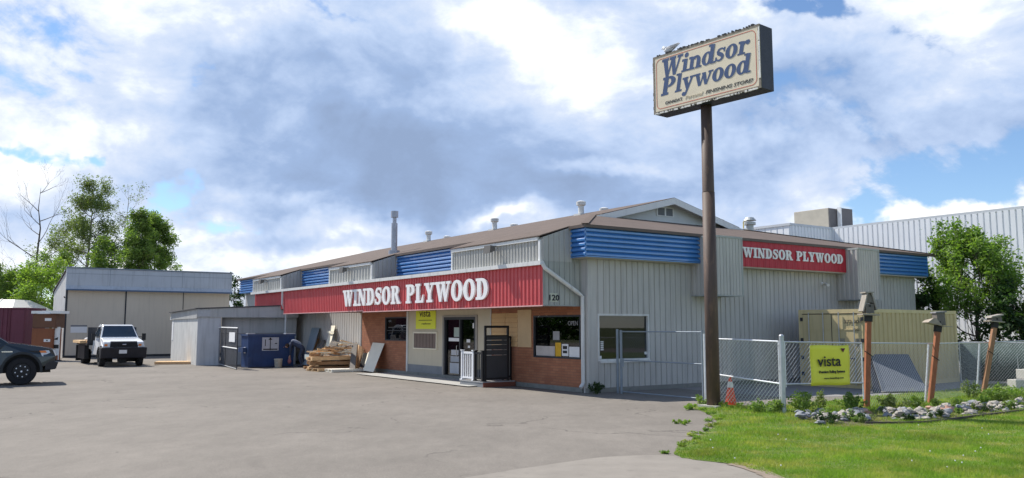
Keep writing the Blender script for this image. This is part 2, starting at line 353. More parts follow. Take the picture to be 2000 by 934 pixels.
def shingle():
    m = mat('brown_shingle', (.135, .100, .082), .9, .16, 1.2, c2=(.10, .076, .063), cf=.5, bump=.35, bscale=12)
    t = m.node_tree; nn = t.nodes.new; L = t.links.new; b = t.nodes['Principled BSDF']; src = b.inputs['Base Color'].links[0].from_socket
    tcn = nn('ShaderNodeTexCoord'); sp = nn('ShaderNodeSeparateXYZ'); L(tcn.outputs['Object'], sp.inputs[0])
    mth = nn('ShaderNodeMath'); mth.operation = 'MULTIPLY'; L(sp.outputs[2], mth.inputs[0]); mth.inputs[1].default_value = 26.
    fr = nn('ShaderNodeMath'); fr.operation = 'FRACT'; L(mth.outputs[0], fr.inputs[0])
    mp = nn('ShaderNodeMapRange'); L(fr.outputs[0], mp.inputs['Value']); mp.inputs['From Max'].default_value = .25; mp.inputs['To Min'].default_value = .72; mp.inputs['To Max'].default_value = 1.05
    sc = nn('ShaderNodeVectorMath'); sc.operation = 'SCALE'; L(src, sc.inputs[0]); L(mp.outputs[0], sc.inputs['Scale']); L(sc.outputs[0], b.inputs['Base Color'])
    return m
M['shingle'] = shingle()
def asphalt():
    m = bpy.data.materials.new('asphalt'); m.use_nodes = True; t = m.node_tree; b = t.nodes['Principled BSDF']; b.inputs['Roughness'].default_value = .9; b.inputs['Specular IOR Level'].default_value = .25; nn = t.nodes.new; L = t.links.new
    g = nn('ShaderNodeNewGeometry')
    def nz(s, d=6, r=.6, st=(1, 1, 1), dist=0.):
        mp = nn('ShaderNodeMapping'); L(g.outputs['Position'], mp.inputs[0]); mp.inputs['Scale'].default_value = st
        n = nn('ShaderNodeTexNoise'); L(mp.outputs[0], n.inputs['Vector']); n.inputs['Scale'].default_value = s; n.inputs['Detail'].default_value = d; n.inputs['Roughness'].default_value = r; n.inputs['Distortion'].default_value = dist; return n.outputs[0]
    def mrr(v, a, b_, c, d):
        n = nn('ShaderNodeMapRange'); L(v, n.inputs['Value'])
        for k, q in zip(('From Min', 'From Max', 'To Min', 'To Max'), (a, b_, c, d)): n.inputs[k].default_value = q
        return n.outputs[0]
    def mul(a, b_):
        n = nn('ShaderNodeMath'); n.operation = 'MULTIPLY'; L(a, n.inputs[0]); L(b_, n.inputs[1]); return n.outputs[0]
    f = mul(mrr(nz(.18, 4), .3, .7, .87, 1.12), mrr(nz(1.1, 7, .65, (1, .5, 1)), .3, .7, .91, 1.09))
    f = mul(f, mul(mrr(nz(60, 3, .8), .3, .7, .74, 1.26), mrr(nz(4.5, 5, .7, (1, .45, 1)), .3, .7, .93, 1.07)))
    f = mul(f, mul(mrr(nz(9, 3, .8), .68, .74, 1., .66), mrr(nz(.5, 5, .6, (1, .6, 1), 1.), .60, .72, 1., .88)))                       # dark specks
    # thin cracks
    vo = nn('ShaderNodeTexVoronoi'); vo.feature = 'DISTANCE_TO_EDGE'; vo.inputs['Scale'].default_value = .16
    wv = nn('ShaderNodeVectorMath'); wv.operation = 'ADD'; L(g.outputs['Position'], wv.inputs[0])
    nc = nn('ShaderNodeTexNoise'); L(g.outputs['Position'], nc.inputs['Vector']); nc.inputs['Scale'].default_value = .7; nc.inputs['Detail'].default_value = 6
    sc = nn('ShaderNodeVectorMath'); sc.operation = 'SCALE'; L(nc.outputs['Color'], sc.inputs[0]); sc.inputs['Scale'].default_value = 3.; L(sc.outputs[0], wv.inputs[1]); L(wv.outputs[0], vo.inputs['Vector'])
    ck = mrr(vo.outputs['Distance'], 0., .008, .50, 1.)
    gate = mrr(nz(.35, 3), .47, .55, 0., 1.)
    mxn = nn('ShaderNodeMix'); L(gate, mxn.inputs[0]); mxn.inputs[2].default_value = 1.; L(ck, mxn.inputs[3])
    f = mul(f, mxn.outputs[0])
    cs = nn('ShaderNodeVectorMath'); cs.operation = 'SCALE'; cs.inputs[0].default_value = (.212, .190, .164); L(f, cs.inputs['Scale']); L(cs.outputs[0], b.inputs['Base Color'])
    bp = nn('ShaderNodeBump'); bp.inputs['Strength'].default_value = .35; bp.inputs['Distance'].default_value = .01; L(nz(70, 4), bp.inputs['Height']); L(bp.outputs[0], b.inputs['Normal'])
    return m
M['asphalt'] = asphalt()
M['apron'] = mat('concrete_apron', (.262, .236, .203), .9, .13, 1.5, bump=.3, bscale=50, c2=(.215, .193, .166), cf=.55)
M['turf'] = mat('turf_soil', (.12, .18, .04), .95, .3, 1.2, c2=(.24, .22, .09), cf=.5, bump=.5, bscale=30)
M['field'] = mat('field', (.10, .12, .05), .95, .3, .2)
M['gravel'] = mat('gravel', (.27, .26, .25), .95, .15, 5., bump=.4, bscale=50)
# ================================================================ SETTING
A1 = R(-34.2); D1 = Vector((math.sin(A1), math.cos(A1), 0)); D2 = Vector((math.cos(A1), -math.sin(A1), 0))
O = gp(1150, 768); RZ = R(34.2)
def G(x, y, z=0.): return O + D2 * x + D1 * y + Vector((0, 0, z))
def pix(P):
    p = R(PITCH); z = P.z - H; f = P.y * math.cos(p) + z * math.sin(p); v = -P.y * math.sin(p) + z * math.cos(p)
    return (1000 + F * P.x / f, 467 - F * v / f)
def sheet(name, pts, z, m, th=0.):
    mb = MB()
    mb.add([(p[0], p[1], z) for p in pts], [tuple(range(len(pts)))])
    o = mb.build(name, m); tag(o, kind='structure'); return o
g = MB(); n = 24
g.add([(1500 * math.cos(2 * math.pi * k / n), 1500 * math.sin(2 * math.pi * k / n), -.012) for k in range(n)], [tuple(range(n))])
tag(g.build('ground', M['field']), kind='structure')
sheet('parking_lot', [(-75, -12), (40, -12), (60, 20), (60, 62), (-10, 90), (-75, 90)], -.004, M['asphalt'])
def chaikin(pts, k=2):
    for _ in range(k):
        o = []
        for i in range(len(pts) - 1):
            a, b = pts[i], pts[i + 1]; o += [(a[0] * .75 + b[0] * .25, a[1] * .75 + b[1] * .25), (a[0] * .25 + b[0] * .75, a[1] * .25 + b[1] * .75)]
        pts = [pts[0]] + o + [pts[-1]]
    return pts
def jit(pts, n, amp, seed):
    rr = random.Random(seed); o = []
    for i in range(len(pts) - 1):
        a, b = pts[i], pts[i + 1]; L = math.hypot(b[0] - a[0], b[1] - a[1]); k = max(1, int(L / n))
        for j in range(k):
            t = j / k; o.append((a[0] + (b[0] - a[0]) * t + rr.uniform(-amp, amp), a[1] + (b[1] - a[1]) * t + rr.uniform(-amp, amp)))
    return o + [pts[-1]]
edge_px = [(1352, 797), (1400, 815), (1392, 838), (1355, 856), (1322, 874), (1316, 890), (1345, 897), (1420, 905), (1470, 917), (1530, 938), (1600, 975)]
edge = [tuple(gp(*p)[:2]) for p in edge_px]
edge = jit(chaikin(edge), .10, .05, 3)
back = [tuple(gp(1352, 794)[:2]), tuple(gp(1440, 792)[:2]), tuple(gp(1540, 792)[:2]), tuple(gp(1700, 775)[:2]), tuple(gp(1830, 765)[:2]), tuple(gp(1920, 750)[:2]), (30, 33)]
lawn_poly = edge + [(5.6, 6.5), (9, -4), (40, -6), (44, 30)] + back[::-1]
sheet('lawn_ground', lawn_poly, .004, M['turf'])
apr = [tuple(gp(*p)[:2]) for p in [(1530, 940), (1470, 919), (1420, 906), (1345, 896), (1310, 889), (1200, 890), (1120, 900), (1000, 918), (880, 938)]]
apr = jit(chaikin(apr, 2), .15, .012, 5)
sheet('driveway_apron', apr + [(-2.5, 9), (-8, 4), (-20, -8), (9, -8), (5.6, 6.5)], .0, M['apron'])
dp = [tuple(gp(*p)[:2]) for p in [(1420, 908), (1445, 902), (1490, 912), (1530, 934), (1560, 950), (1520, 950), (1470, 920)]]
sheet('dirt_patch', jit(chaikin(dp + [dp[0]]), .1, .02, 8)[:-1], .009, mat('dirt', (.27, .215, .165), .95, .2, 4., bump=.3, bscale=40, c2=(.2, .16, .12), cf=.5))
# concrete walkway along the shop front
sheet('sidewalk', [tuple(G(-1.75, 4.2)[:2]), tuple(G(-1.75, 13.4)[:2]), tuple(G(0, 13.4)[:2]), tuple(G(0, 4.2)[:2])], .03, M['concrete'])
sheet('yard_gravel', [tuple(G(3.6, -4.3)[:2]), tuple(G(3.6, 0)[:2]), tuple(G(26, 0)[:2]), tuple(G(30, -6)[:2]), tuple(G(12, -8.2)[:2])], .002, M['gravel'])

# ================================================================ STORE
store = thing('store_building', 'long grey ribbed-metal shop with red sign band, blue louvre panels and brown roof', 'shop', O, RZ)
X, Y, Z = Vector((1, 0, 0)), Vector((0, 1, 0)), Vector((0, 0, 1))
w = MB()
w.box((.25, .25, 2.9), (17.9, 35, 5.0)); w.box((5.0, .25, 0), (17.9, 35, 2.9)); w.box((.25, 15.5, 0), (5.0, 35, 2.9)); w.box((.25, .25, 0), (5.0, 15.5, .02))
w.build('wall_core', mat('interior_wall', (.34, .32, .29), .9, .1, 2.), store)
w = MB(); w.box((.02, 0.26, .14), (.03, .30, 2.9)); w.box((3.0, .1, .0), (5.0, .26, 2.9)); w.box((0.0, 12.0, 0.0), (.2, 12.06, 2.9)); w.build('inner_lining', M['foundation'], store)
rs_ = random.Random(9); cols_ = [mat('stock_%d' % i, c, .6, .1, 3.) for i, c in enumerate(((.55, .12, .08), (.6, .55, .45), (.10, .2, .4), (.45, .35, .2), (.7, .7, .68), (.12, .3, .18)))]
for (ax_, ay_, bx_, by_) in ((1.6, .6, 2.1, 5.0), (3.4, .6, 3.9, 7.0), (1.8, 9.2, 2.3, 14.4), (.7, 1.0, 1.0, 2.4)):
    q = MB()
    for z in (.05, .5, .95, 1.4, 1.85): q.box((ax_, ay_, z), (bx_, by_, z + .03))
    q.box((bx_ - .03, ay_, 0), (bx_, by_, 1.9)); sf = q.build('display_shelf', mat('shelf_metal', (.5, .5, .48), .5), store)
    for c_ in cols_:
        q = MB()
        for _ in range(int(9 * (by_ - ay_) / 2)):
            z = rs_.choice((.08, .53, .98, 1.43)); y_ = rs_.uniform(ay_, by_ - .3); q.box((ax_ + .02, y_, z), (ax_ + rs_.uniform(.2, .4), y_ + rs_.uniform(.08, .3), z + rs_.uniform(.15, .36)))
        q.build('stock', c_, sf)['kind'] = 'stuff'
w = MB()
w.box((-.02, -.02, 0), (.14, .22, 4.2)); w.box((.14, -.02, 0), (.22, .12, 4.2))          # corner trim
w.ribs(G0 := (0, 16.74, 0), Y, -X, 18.3, 0.14, 4.3, .28, .03, .86)
w.ribs((0, .22, 0), Y, -X, 16.5, 2.66, 4.3, .28, .03, .86)
# facade B around its window
w.ribs((.22, 0, 0), X, -Y, .14, .14, 4.3, .2, .02, .4)
w.ribs((.36, 0, 0), X, -Y, 2.16, .14, .95, .24, .038, .86); w.ribs((.36, 0, 0), X, -Y, 2.16, 2.41, 4.3, .24, .038, .86)
w.ribs((2.52, 0, 0), X, -Y, 15.45, .14, 4.3, .24, .038, .86)
w.box((17.9, -.02, 0), (18.05, 35, 4.6))
w.box((.25, 34.9, 0), (17.9, 35.02, 4.6))
w.build('ribbed_wall', M['grey_siding'], store)
w = MB(); w.box((-.06, .24, 0), (.1, 35, .14)); w.box((-.05, -.06, 0), (18, .1, .14)); w.build('foundation', M['foundation'], store)
w = MB()
w.box((0, .24, .14), (.15, 5.47, 1.0)); w.box((0, 2.86, 1.0), (.15, 5.47, 1.31)); w.box((0, .22, 2.37), (.15, 5.47, 2.66)); w.box((0, .22, 1.0), (.15, .36, 2.37)); w.box((.001, 2.86, 1.31), (.15, 5.47, 2.37))
w.build('brick_wall', M['brick'], store); w = MB()
w.box((0, 12.06, .14), (.15, 16.72, 1.40)); w.box((0, 12.06, 2.43), (.15, 16.72, 2.66)); w.box((0, 14.2, 1.40), (.15, 16.72, 2.43))
w.build('brick_wall', M['brick'], store)
w = MB()
w.box((0, 5.5, .45), (.15, 6.50, 2.66)); w.box((0, 6.50, 2.40), (.15, 8.92, 2.66)); w.box((0, 8.92, .45), (.15, 11.94, 2.66))
w.build('rendered_wall', M['beige_wall'], store)
pm_ = mat('grey_plinth', (.24, .25, .265), .8, .12, 3.)
for a_, b_ in ((8.92, 11.94), (5.5, 6.5)): w = MB(); w.box((-.015, a_, .02), (.14, b_, .45)); w.build('painted_plinth', pm_, store)
w = MB(); w.box((-.05, 11.94, .02), (.02, 12.06, 2.66)); w.build('wall_trim', M['white_dirty'], store); w = MB(); w.box((-.04, 5.46, .4), (.02, 5.5, 2.66)); w.build('wall_trim', M['white_dirty'], store)
# tan siding boards
w = MB()
for k in range(7):
    z = 1.33 + k * .165
    for a, b in ((3.80, 4.55), (4.57, 5.44)): w.hexa([(-.012 - .02, a, z), (0, a, z), (0, b, z), (-.032, b, z), (-.008, a, z + .157), (0, a, z + .157), (0, b, z + .157), (-.008, b, z + .157)])
w.build('siding_panel', M['tan_siding'], store)
w = MB(); w.box((-.03, 2.98, 1.32), (0, 3.77, 2.58)); w.build('siding_panel', mat('tan_board', (.68, .48, .27), .65, .08, 2.), store, 'plain tan board beside the window')
def window(a0, a1, z0, z1, face, trim, mull=(), fw=.05, out=.02, seed=0):
    f = MB(); q = MB(); dpth = .13
    def bx(mb, u0, u1, v0, v1, o0, o1):
        if face == 'A': mb.box((-o1, u0, v0), (-o0, u1, v1))
        else: mb.box((u0, -o1, v0), (u1, -o0, v1))
    bx(f, a0, a0 + fw, z0, z1, -dpth, out); bx(f, a1 - fw, a1, z0, z1, -dpth, out); bx(f, a0 + fw, a1 - fw, z0, z0 + fw, -dpth, out); bx(f, a0 + fw, a1 - fw, z1 - fw, z1, -dpth, out)
    for m_ in mull: bx(f, m_ - .025, m_ + .025, z0 + fw, z1 - fw, -.1, out * .8)
    fo = f.build('window', trim, store)
    bx(q, a0 + fw, a1 - fw, z0 + fw, z1 - fw, -.06, -.05)
    q.build('pane', M['shopglass'], fo)
    return fo
win = window(.36, 2.86, 1.0, 2.37, 'A', M['dark_metal'])
def wbox(parent, name, m, y0, y1, z0, z1, d=.044, th=.006, label=None):
    q = MB(); q.box((d - th, y0, z0), (d, y1, z1)); return q.build(name, m, parent, label)
wbox(win, 'poster', M['paper'], .42, 1.0, 1.06, 1.38, label='white notice at the window foot')
wbox(win, 'poster', mat('poster_pale', (.55, .50, .47), .7), 1.75, 2.78, 1.06, 1.38, label='wide pale notice at the window foot')
wbox(win, 'poster', mat('poster_orange', (.72, .42, .03), .7), 1.42, 1.72, 1.06, 1.5, label='orange notice in the window')
wbox(win, 'poster', M['paper'], 1.04, 1.38, 1.08, 1.46, label='white notice with two black boxes')
wbox(win, 'poster_picture', M['ink'], 1.10, 1.32, 1.30, 1.40, .036, .004); wbox(win, 'poster_picture', M['ink'], 1.10, 1.32, 1.17, 1.25, .036, .004)
wbox(win, 'poster', mat('poster_grey', (.36, .36, .36), .7), 1.5, 1.84, 1.58, 1.86, label='small grey notice at eye height')
bm_text('OPEN', .2, (.04, .8, 2.05), -Y, Z, 'open_sign', mat('open_sign_tubes', (.30, .30, .32), .5), win)
winb = window(.36, 2.52, .95, 2.41, 'B', M['white_dirty'], fw=.06, out=.035)
q = MB(); q.box((.42, -.0, .89), (2.50, -.09, .95)); q.build('window_sill', M['white_dirty'], store)
for u, v in ((.46, 1.02), (2.36, 1.12)):
    q = MB(); q.box((u, .042, v), (u + .1, .048, v + .09)); q.build('sticker', M['paper'], winb)
q = MB(); q.box((.44, .055, 1.02), (.47, .4, 2.3)); 
for k in range(5): q.box((.52, .04, 1.28 + k * .06), (.64, .047, 1.32 + k * .06))
q.build('sticker', M['paper'], winb, 'column of small white stickers')
wins = window(12.06, 14.2, 1.40, 2.43, 'A', M['dark_metal'], mull=())
q = MB(); q.box((.035, 12.2, 1.83), (.045, 14.1, 1.86)); q.build('rail', M['dark_metal'], wins)
# slatted display window by the door
q = MB(); fr = [(9.42, 11.42, 1.10, 1.14), (9.42, 11.42, 1.74, 1.80), (9.42, 9.47, 1.14, 1.74), (11.37, 11.42, 1.14, 1.74)]
for a, b, c, d in fr: q.box((-.06, a, c), (0, b, d))
sl = q.build('sample_rack', M['wood_pale'], store)
q = MB()
for k in range(7): q.box((-.045, 9.50 + k * .27, 1.14), (-.012, 9.74 + k * .27, 1.74))
q.build('slat', mat('brown_slats', (.20, .15, .125), .7, .1, 4.), sl)
# entrance door
q = MB()
for a, b, c, d in [(6.52, 6.62, .06, 2.38), (8.79, 8.89, .06, 2.38), (6.62, 8.79, 2.28, 2.38), (6.62, 8.79, .06, .16), (7.62, 7.70, .16, 2.28)]: q.box((-.03, a, c), (.12, b, d))
door = q.build('door', M['dark_metal'], store)
q = MB(); q.box((.05, 6.62, .16), (.06, 7.62, 2.28)); q.box((.05, 7.70, .16), (.06, 8.79, 2.28)); q.build('pane', M['shopglass'], door)
q = MB(); q.box((-.035, 6.40, .05), (.02, 6.52, 2.44)); q.box((-.035, 8.89, .05), (.02, 9.0, 2.44)); q.box((-.034, 6.52, 2.38), (.02, 8.89, 2.44)); q.build('door_frame', mat('door_casing', (.34, .31, .27), .6), store)
q = MB(); q.tube([(-.09, 7.78, .9), (-.09, 7.78, 1.3)], .014); q.tube([(-.09, 7.78, .92), (0, 7.78, .92)], .01); q.tube([(-.09, 7.78, 1.28), (0, 7.78, 1.28)], .01); q.build('handle', M['chrome'], door)
for (a, b, c, d, mm) in [(7.8, 8.2, 1.62, 1.98, mat('leaflet_green', (.38, .45, .40), .7)), (7.75, 8.6, 1.45, 1.58, M['paper']), (7.0, 7.25, 1.42, 1.54, M['paper']), (7.0, 7.16, 1.22, 1.30, M['paper']), (6.66, 6.82, 1.95, 2.14, M['paper']), (7.75, 8.5, .22, .62, mat('leaflet_grey', (.45, .47, .5), .7)), (7.75, 8.45, .66, .88, mat('leaflet_grey2', (.38, .40, .43), .7)), (7.85, 8.4, .92, 1.12, mat('leaflet_grey3', (.5, .5, .52), .7))]:
    q = MB(); q.box((.036, a, c), (.042, b, d)); q.build('notice', mm, door)

# louvres
def louver(mb, P, U, Nn, L, z0, z1, n, o0, o1, mi=0):
    P = Vector(P); U = Vector(U); Nn = Vector(Nn); h = (z1 - z0) / n; prof = []
    for k in range(n):
        a = z0 + k * h; prof += [(o0, a + .001), (o1, a + .014), (o1, a + h * .50), (o0 + .004, a + h * .99)]
    v = []
    for d, z in prof:
        p = P + Nn * d; q = p + U * L; v += [(p.x, p.y, z), (q.x, q.y, z)]
    mb.add(v, [(2 * i, 2 * i + 1, 2 * i + 3, 2 * i + 2) for i in range(len(prof) - 1)], mi)
    return mb
def blue(P, U, Nn, L, z0=4.15, z1=5.04, n=6):
    mb = MB(); louver(mb, P, U, Nn, L, z0, z1, n, .37, .45)
    P = Vector(P); c = [P + Nn * .372, P + Nn * .372 + U * L, P + U * L, P]
    mb.hexa([(q.x, q.y, z0 - .02) for q in c] + [(q.x, q.y, z1) for q in c])
    return mb
# corner panel turns the corner
mb = MB(); louver(mb, (0, -.43, 0), Y, -X, 6.2, 4.15, 5.04, 6, .37, .45); louver(mb, (-.43, 0, 0), X, -Y, 5.38, 4.15, 5.04, 6, .37, .45)
mb.box((-.374, -.374, 4.13), (0, 5.77, 5.03)); mb.box((0, -.374, 4.13), (4.95, 0, 5.03))
mb.box((-.45, -.45, 5.035), (4.95, -.02, 5.075)); mb.box((-.45, -.02, 5.035), (-.02, 5.75, 5.075)); mb.box((-.452, -.452, 4.115), (4.96, -.36, 4.145)); mb.box((-.452, -.36, 4.115), (-.36, 5.75, 4.145)); mb.box((-.44, -.44, 4.146), (-.40, -.40, 5.03))
mb.build('blue_panel', M['blue_metal'], store, 'blue louvre panel wrapping the near corner')
mb = blue((0, 5.77, 0), Y, -X, 6.5); mb.build('blue_panel', M['blue_metal'], store)
mb = blue((0, 17.06, 0), Y, -X, 6.6); mb.build('blue_panel', M['blue_metal'], store)
mb = blue((0, 28.6, 0), Y, -X, 6.5); mb.build('blue_panel', M['blue_metal'], store)
mb = blue((13.9, 0, 0), X, -Y, 4.45); mb.box((13.9, -.45, 5.035), (18.36, -.02, 5.07)); mb.box((18.35, -.45, 4.13), (18.40, 0, 5.06)); mb.build('blue_panel', M['blue_metal'], store)
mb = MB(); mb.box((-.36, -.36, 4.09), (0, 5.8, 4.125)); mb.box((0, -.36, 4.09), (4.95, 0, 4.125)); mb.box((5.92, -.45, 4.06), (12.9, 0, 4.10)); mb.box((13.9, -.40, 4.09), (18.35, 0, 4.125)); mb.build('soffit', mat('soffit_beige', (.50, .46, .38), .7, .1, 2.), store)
# projecting ribbed boxes above the awning
XO = -1.5
def zt(x): return 4.72 + (x - XO) * .34       # sloping top
for (a, b) in ((.30, 5.70), (12.3, 17.06), (23.7, 28.6)):
    mb = MB()
    mb.ribs((XO, a, 0), Y, -X, b - a, 3.98, 4.66, .17 if a < 1 else .3, .03, .45)
    mb.add([(XO, a, 3.98), (XO, b, 3.98), (XO, b, 4.72), (XO, a, 4.72)], [(0, 1, 2, 3)]) if False else None
    mb.hexa([(XO + .01, a + .06, 3.98), (-.4, a + .06, 3.98), (-.4, b - .01, 3.98), (XO + .01, b - .01, 3.98), (XO + .01, a + .06, 4.70), (-.4, a + .06, 5.05), (-.4, b - .01, 5.05), (XO + .01, b - .01, 4.70)])
    mb.ribs((XO, a, 0), X, -Y, 1.1, 3.98, 4.7, .20, .03, .85, ztop=lambda x: 4.71 + x * .34)
    bo = mb.build('canopy_box', M['grey_box'], store)
    mb = MB(); mb.hexa([(XO - .10, a + .0, 4.725), (-.45, a + .0, 5.085), (-.45, b + .04, 5.085), (XO - .10, b + .04, 4.725), (XO - .10, a + .0, 4.76), (-.45, a + .0, 5.12), (-.45, b + .04, 5.12), (XO - .10, b + .04, 4.76)]); mb.build('lean_roof', M['shingle'], bo)
    mb = MB(); mb.box((XO - .075, a + .16, 4.62), (XO - .002, b, 4.72)); mb.box((XO - .06, b - .08, 3.98), (XO - .002, b, 4.62)); mb.box((XO - .06, a + .06, 3.98), (XO - .002, a + .15, 4.62)); mb.build('trim', M['white_paint'], bo)
    c = {.30: 2.75, 12.3: 14.75, 23.7: 26.2}[a]
    mb = MB(); mb.tube([(XO - .05, c, 4.62), (XO - .28, c, 4.60)], .018)
    mb.hexa([(XO - .22, c - .17, 4.46), (XO - .45, c - .19, 4.36), (XO - .45, c + .19, 4.36), (XO - .22, c + .17, 4.46), (XO - .22, c - .15, 4.60), (XO - .42, c - .19, 4.62), (XO - .42, c + .19, 4.62), (XO - .22, c + .15, 4.60)])
    mb.build('floodlight', mat('floodlight_housing', (.14, .13, .12), .5), bo)
# awning: fascia, soffit, gable side
mb = MB(); mb.ribs((XO, .30, 0), Y, -X, 12.93, 2.66, 3.9, .205, .03, .5); mb.ribs((XO, 13.23, 0), Y, -X, 10.07, 2.70, 3.9, .205, .03, .5)
mb.box((XO + .003, .31, 2.7), (XO + .03, 23.29, 3.9))
mb.ribs((XO + .12, 23.3, 0), Y, -X, 5.3, 2.95, 3.9, .205, .03, .5); mb.box((XO + .123, 23.3, 2.95), (XO + .15, 28.6, 3.9))
mb.box((XO, 23.29, 2.70), (XO + .13, 23.31, 3.9))
awn = mb.build('sign_band', M['red_metal'], store, 'long red ribbed band over the entrance')
mb = MB(); mb.box((XO - .04, .27, 2.62), (XO + .03, 13.23, 2.655)); mb.box((XO - .034, 13.23, 2.665), (XO + .03, 23.3, 2.70)); mb.build('band_edge', mat('pink_edge', (.72, .42, .40), .6), awn)
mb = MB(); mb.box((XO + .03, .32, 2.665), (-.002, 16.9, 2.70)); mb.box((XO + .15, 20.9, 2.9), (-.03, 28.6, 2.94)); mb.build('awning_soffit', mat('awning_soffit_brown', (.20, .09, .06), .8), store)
mb = MB(); mb.ribs((XO, .30, 0), X, -Y, 1.5, 2.66, 3.99, .20, .03, .85); mb.ribs((XO + 1.1, .30, 0), X, -Y, .4, 3.99, 4.14, .2, .02, .35)
side = mb.build('awning_side', M['dirty_siding'], store)
mb = MB(); mb.box((XO, .262, 2.63), (0, .30, 2.665)); mb.build('trim', mat('grey_trim', (.33, .35, .33), .6), side)
mb = MB(); mb.box((-1.27, .262, 2.76), (-.97, .268, 3.02)); pl = mb.build('number_plate', mat('number_backing', (.50, .52, .42), .6), side)
bm_text('120', .24, (-1.12, .258, 2.80), X, Z, 'house_number', M['sign_black'], side, off=.006, width=.38)
mb = MB()   # gutter
mb.box((XO - .15, .22, 3.86), (XO - .035, 28.7, 3.985)); mb.box((XO - .035, .22, 3.90), (XO, 28.7, 3.97))
mb.build('gutter', M['white_dirty'], store)
def rtube(pts, wd_, name, m, par):
    mb = MB(); mb.tube(pts, wd_, 8); return mb.build(name, m, par, smooth=False)
rtube([(XO - .08, .20, 3.9), (XO - .02, .16, 3.76), (-.28, .14, 3.05), (-.10, .14, 2.93), (-.10, .14, .30), (-.22, .12, .16)], .062, 'downspout', M['white_dirty'], store)
rtube([(XO - .09, 23.35, 3.9), (XO - .09, 23.35, 3.2), (-1.25, 23.7, 2.75), (-1.25, 23.7, .1)], .055, 'downspout', M['white_dirty'], store)
# facade B boxes, red sign, camera
for (a, b) in ((4.5, 5.92), (12.55, 13.9)):
    mb = MB(); mb.box((a + .01, -.97, 3.06), (b - .01, 0, 4.96)); mb.ribs((a, -1.0, 0), X, -Y, b - a, 3.06, 4.96, .155, .022, .85); mb.ribs((a, 0, 0), -Y, -X, 1.0, 3.06, 4.96, .2, .035, .5)
    bo = mb.build('facade_box', M['grey_siding'], store)
    mb = MB(); mb.box((a - .04, -1.03, 3.02), (b + .01, 0, 3.055)); mb.box((b - .05, -1.04, 3.06), (b + .008, -1.014, 4.96)); mb.box((a - .04, -1.04, 4.962), (b + .01, 0, 5.03)); mb.build('trim', mat('box_trim', (.42, .44, .42), .6), bo)
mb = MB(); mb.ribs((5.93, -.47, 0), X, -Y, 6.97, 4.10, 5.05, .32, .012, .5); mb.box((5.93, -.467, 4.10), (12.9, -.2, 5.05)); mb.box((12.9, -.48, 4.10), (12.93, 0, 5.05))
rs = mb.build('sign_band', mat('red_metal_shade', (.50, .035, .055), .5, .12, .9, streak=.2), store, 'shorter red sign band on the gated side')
mb = MB(); mb.box((11.55, -.06, 3.62), (11.65, 0, 3.72)); mb.tube([(11.6, -.05, 3.66), (11.6, -.2, 3.62)], .02); mb.tube([(11.66, -.12, 3.66), (11.45, -.42, 3.58)], .055); mb.build('security_camera', M['white_paint'], store)
# eave fascia board
mb = MB(); mb.box((-.47, 5.8, 5.05), (-.40, 35.5, 5.09)); mb.build('fascia', M['dark_metal'], store)
# ---- roof
xe, ye, ze, xr, zr, yg, yb = -.5, -.5, 5.10, 9.2, 7.5, 5.85, 35.6
sl = (zr - ze) / (xr - xe); xg = 5.13; zg = ze + sl * (xg - xe); xe2 = 2 * xr - xe; xg2 = 2 * xr - xg
mb = MB(); T = .07
P = [(xe, ye, ze), (xg, yg, zg), (xg, yg - .5, zg), (xr, yg - .5, zr), (xr, yb, zr), (xe, yb, ze)]
Q = [(xe2 - (p[0] - xe), p[1], p[2]) for p in P]
S = [(xe, ye, ze), (xe2, ye, ze), (xg2, yg, zg), (xg, yg, zg)]
for poly in (P, Q, S):
    n_ = len(poly); mb.add(list(poly) + [(p[0], p[1], p[2] - T) for p in poly], [tuple(range(n_)), tuple(range(2 * n_ - 1, n_ - 1, -1))] + [(i, (i + 1) % n_, n_ + (i + 1) % n_, n_ + i) for i in range(n_)])
roof = mb.build('roof', M['shingle'], store)
hm = mat('hip_shingle', (.13, .095, .075), .9, .2, 5.)
for (p, q) in (((xe, ye, ze), (xg, yg, zg)), ((xe2, ye, ze), (xg2, yg, zg))): mb = MB(); mb.bar(Vector(p) + Z * .015, Vector(q) + Z * .015, .22, .02); mb.build('hip_cap', hm, roof)
mb = MB(); mb.box((xe - .02, ye - .02, ze - .10), (xe2 + .02, ye + .02, ze - .012)); mb.box((xe - .02, ye + .02, ze - .10), (xe + .02, yb, ze - .012)); mb.build('drip_edge', mat('drip_edge_brown', (.12, .09, .075), .5), roof)
mb = MB(); mb.add([(xg, yg - .02, zg - .1), (xg2, yg - .02, zg - .1), (xr, yg - .02, zr - .02), (xg, yg + .2, zg - .1), (xg2, yg + .2, zg - .1), (xr, yg + .2, zr - .02)], [(0, 1, 2), (5, 4, 3), (0, 2, 5, 3), (1, 4, 5, 2), (0, 3, 4, 1)])
gab = mb.build('gable', M['gable_white'], roof)
mb = MB()
for s_ in (-1, 1):
    e_ = Vector((xr + s_ * (xr - xg + .25), yg - .52, zg - .09)); a_ = Vector((xr, yg - .52, zr - .02)); dn = Vector((0, 0, -.27))
    t_ = Vector((0, .04, 0))
    mb.hexa([e_ + dn, a_ + dn, a_ + dn + t_, e_ + dn + t_, e_, a_, a_ + t_, e_ + t_])
    b_ = Vector((0, .5, 0)); mb.hexa([e_ + dn * .55 + t_, a_ + dn * .55 + t_, a_ + dn * .55 + b_, e_ + dn * .55 + b_, e_ + dn * .4 + t_, a_ + dn * .4 + t_, a_ + dn * .4 + b_, e_ + dn * .4 + b_])
mb.build('rake_board', M['white_paint'], roof)
mb = MB(); mb.box((xr - .62, yg - .06, 6.72), (xr + .40, yg - .02, 7.12)); mb.build('gable_vent', M['white_paint'], roof)
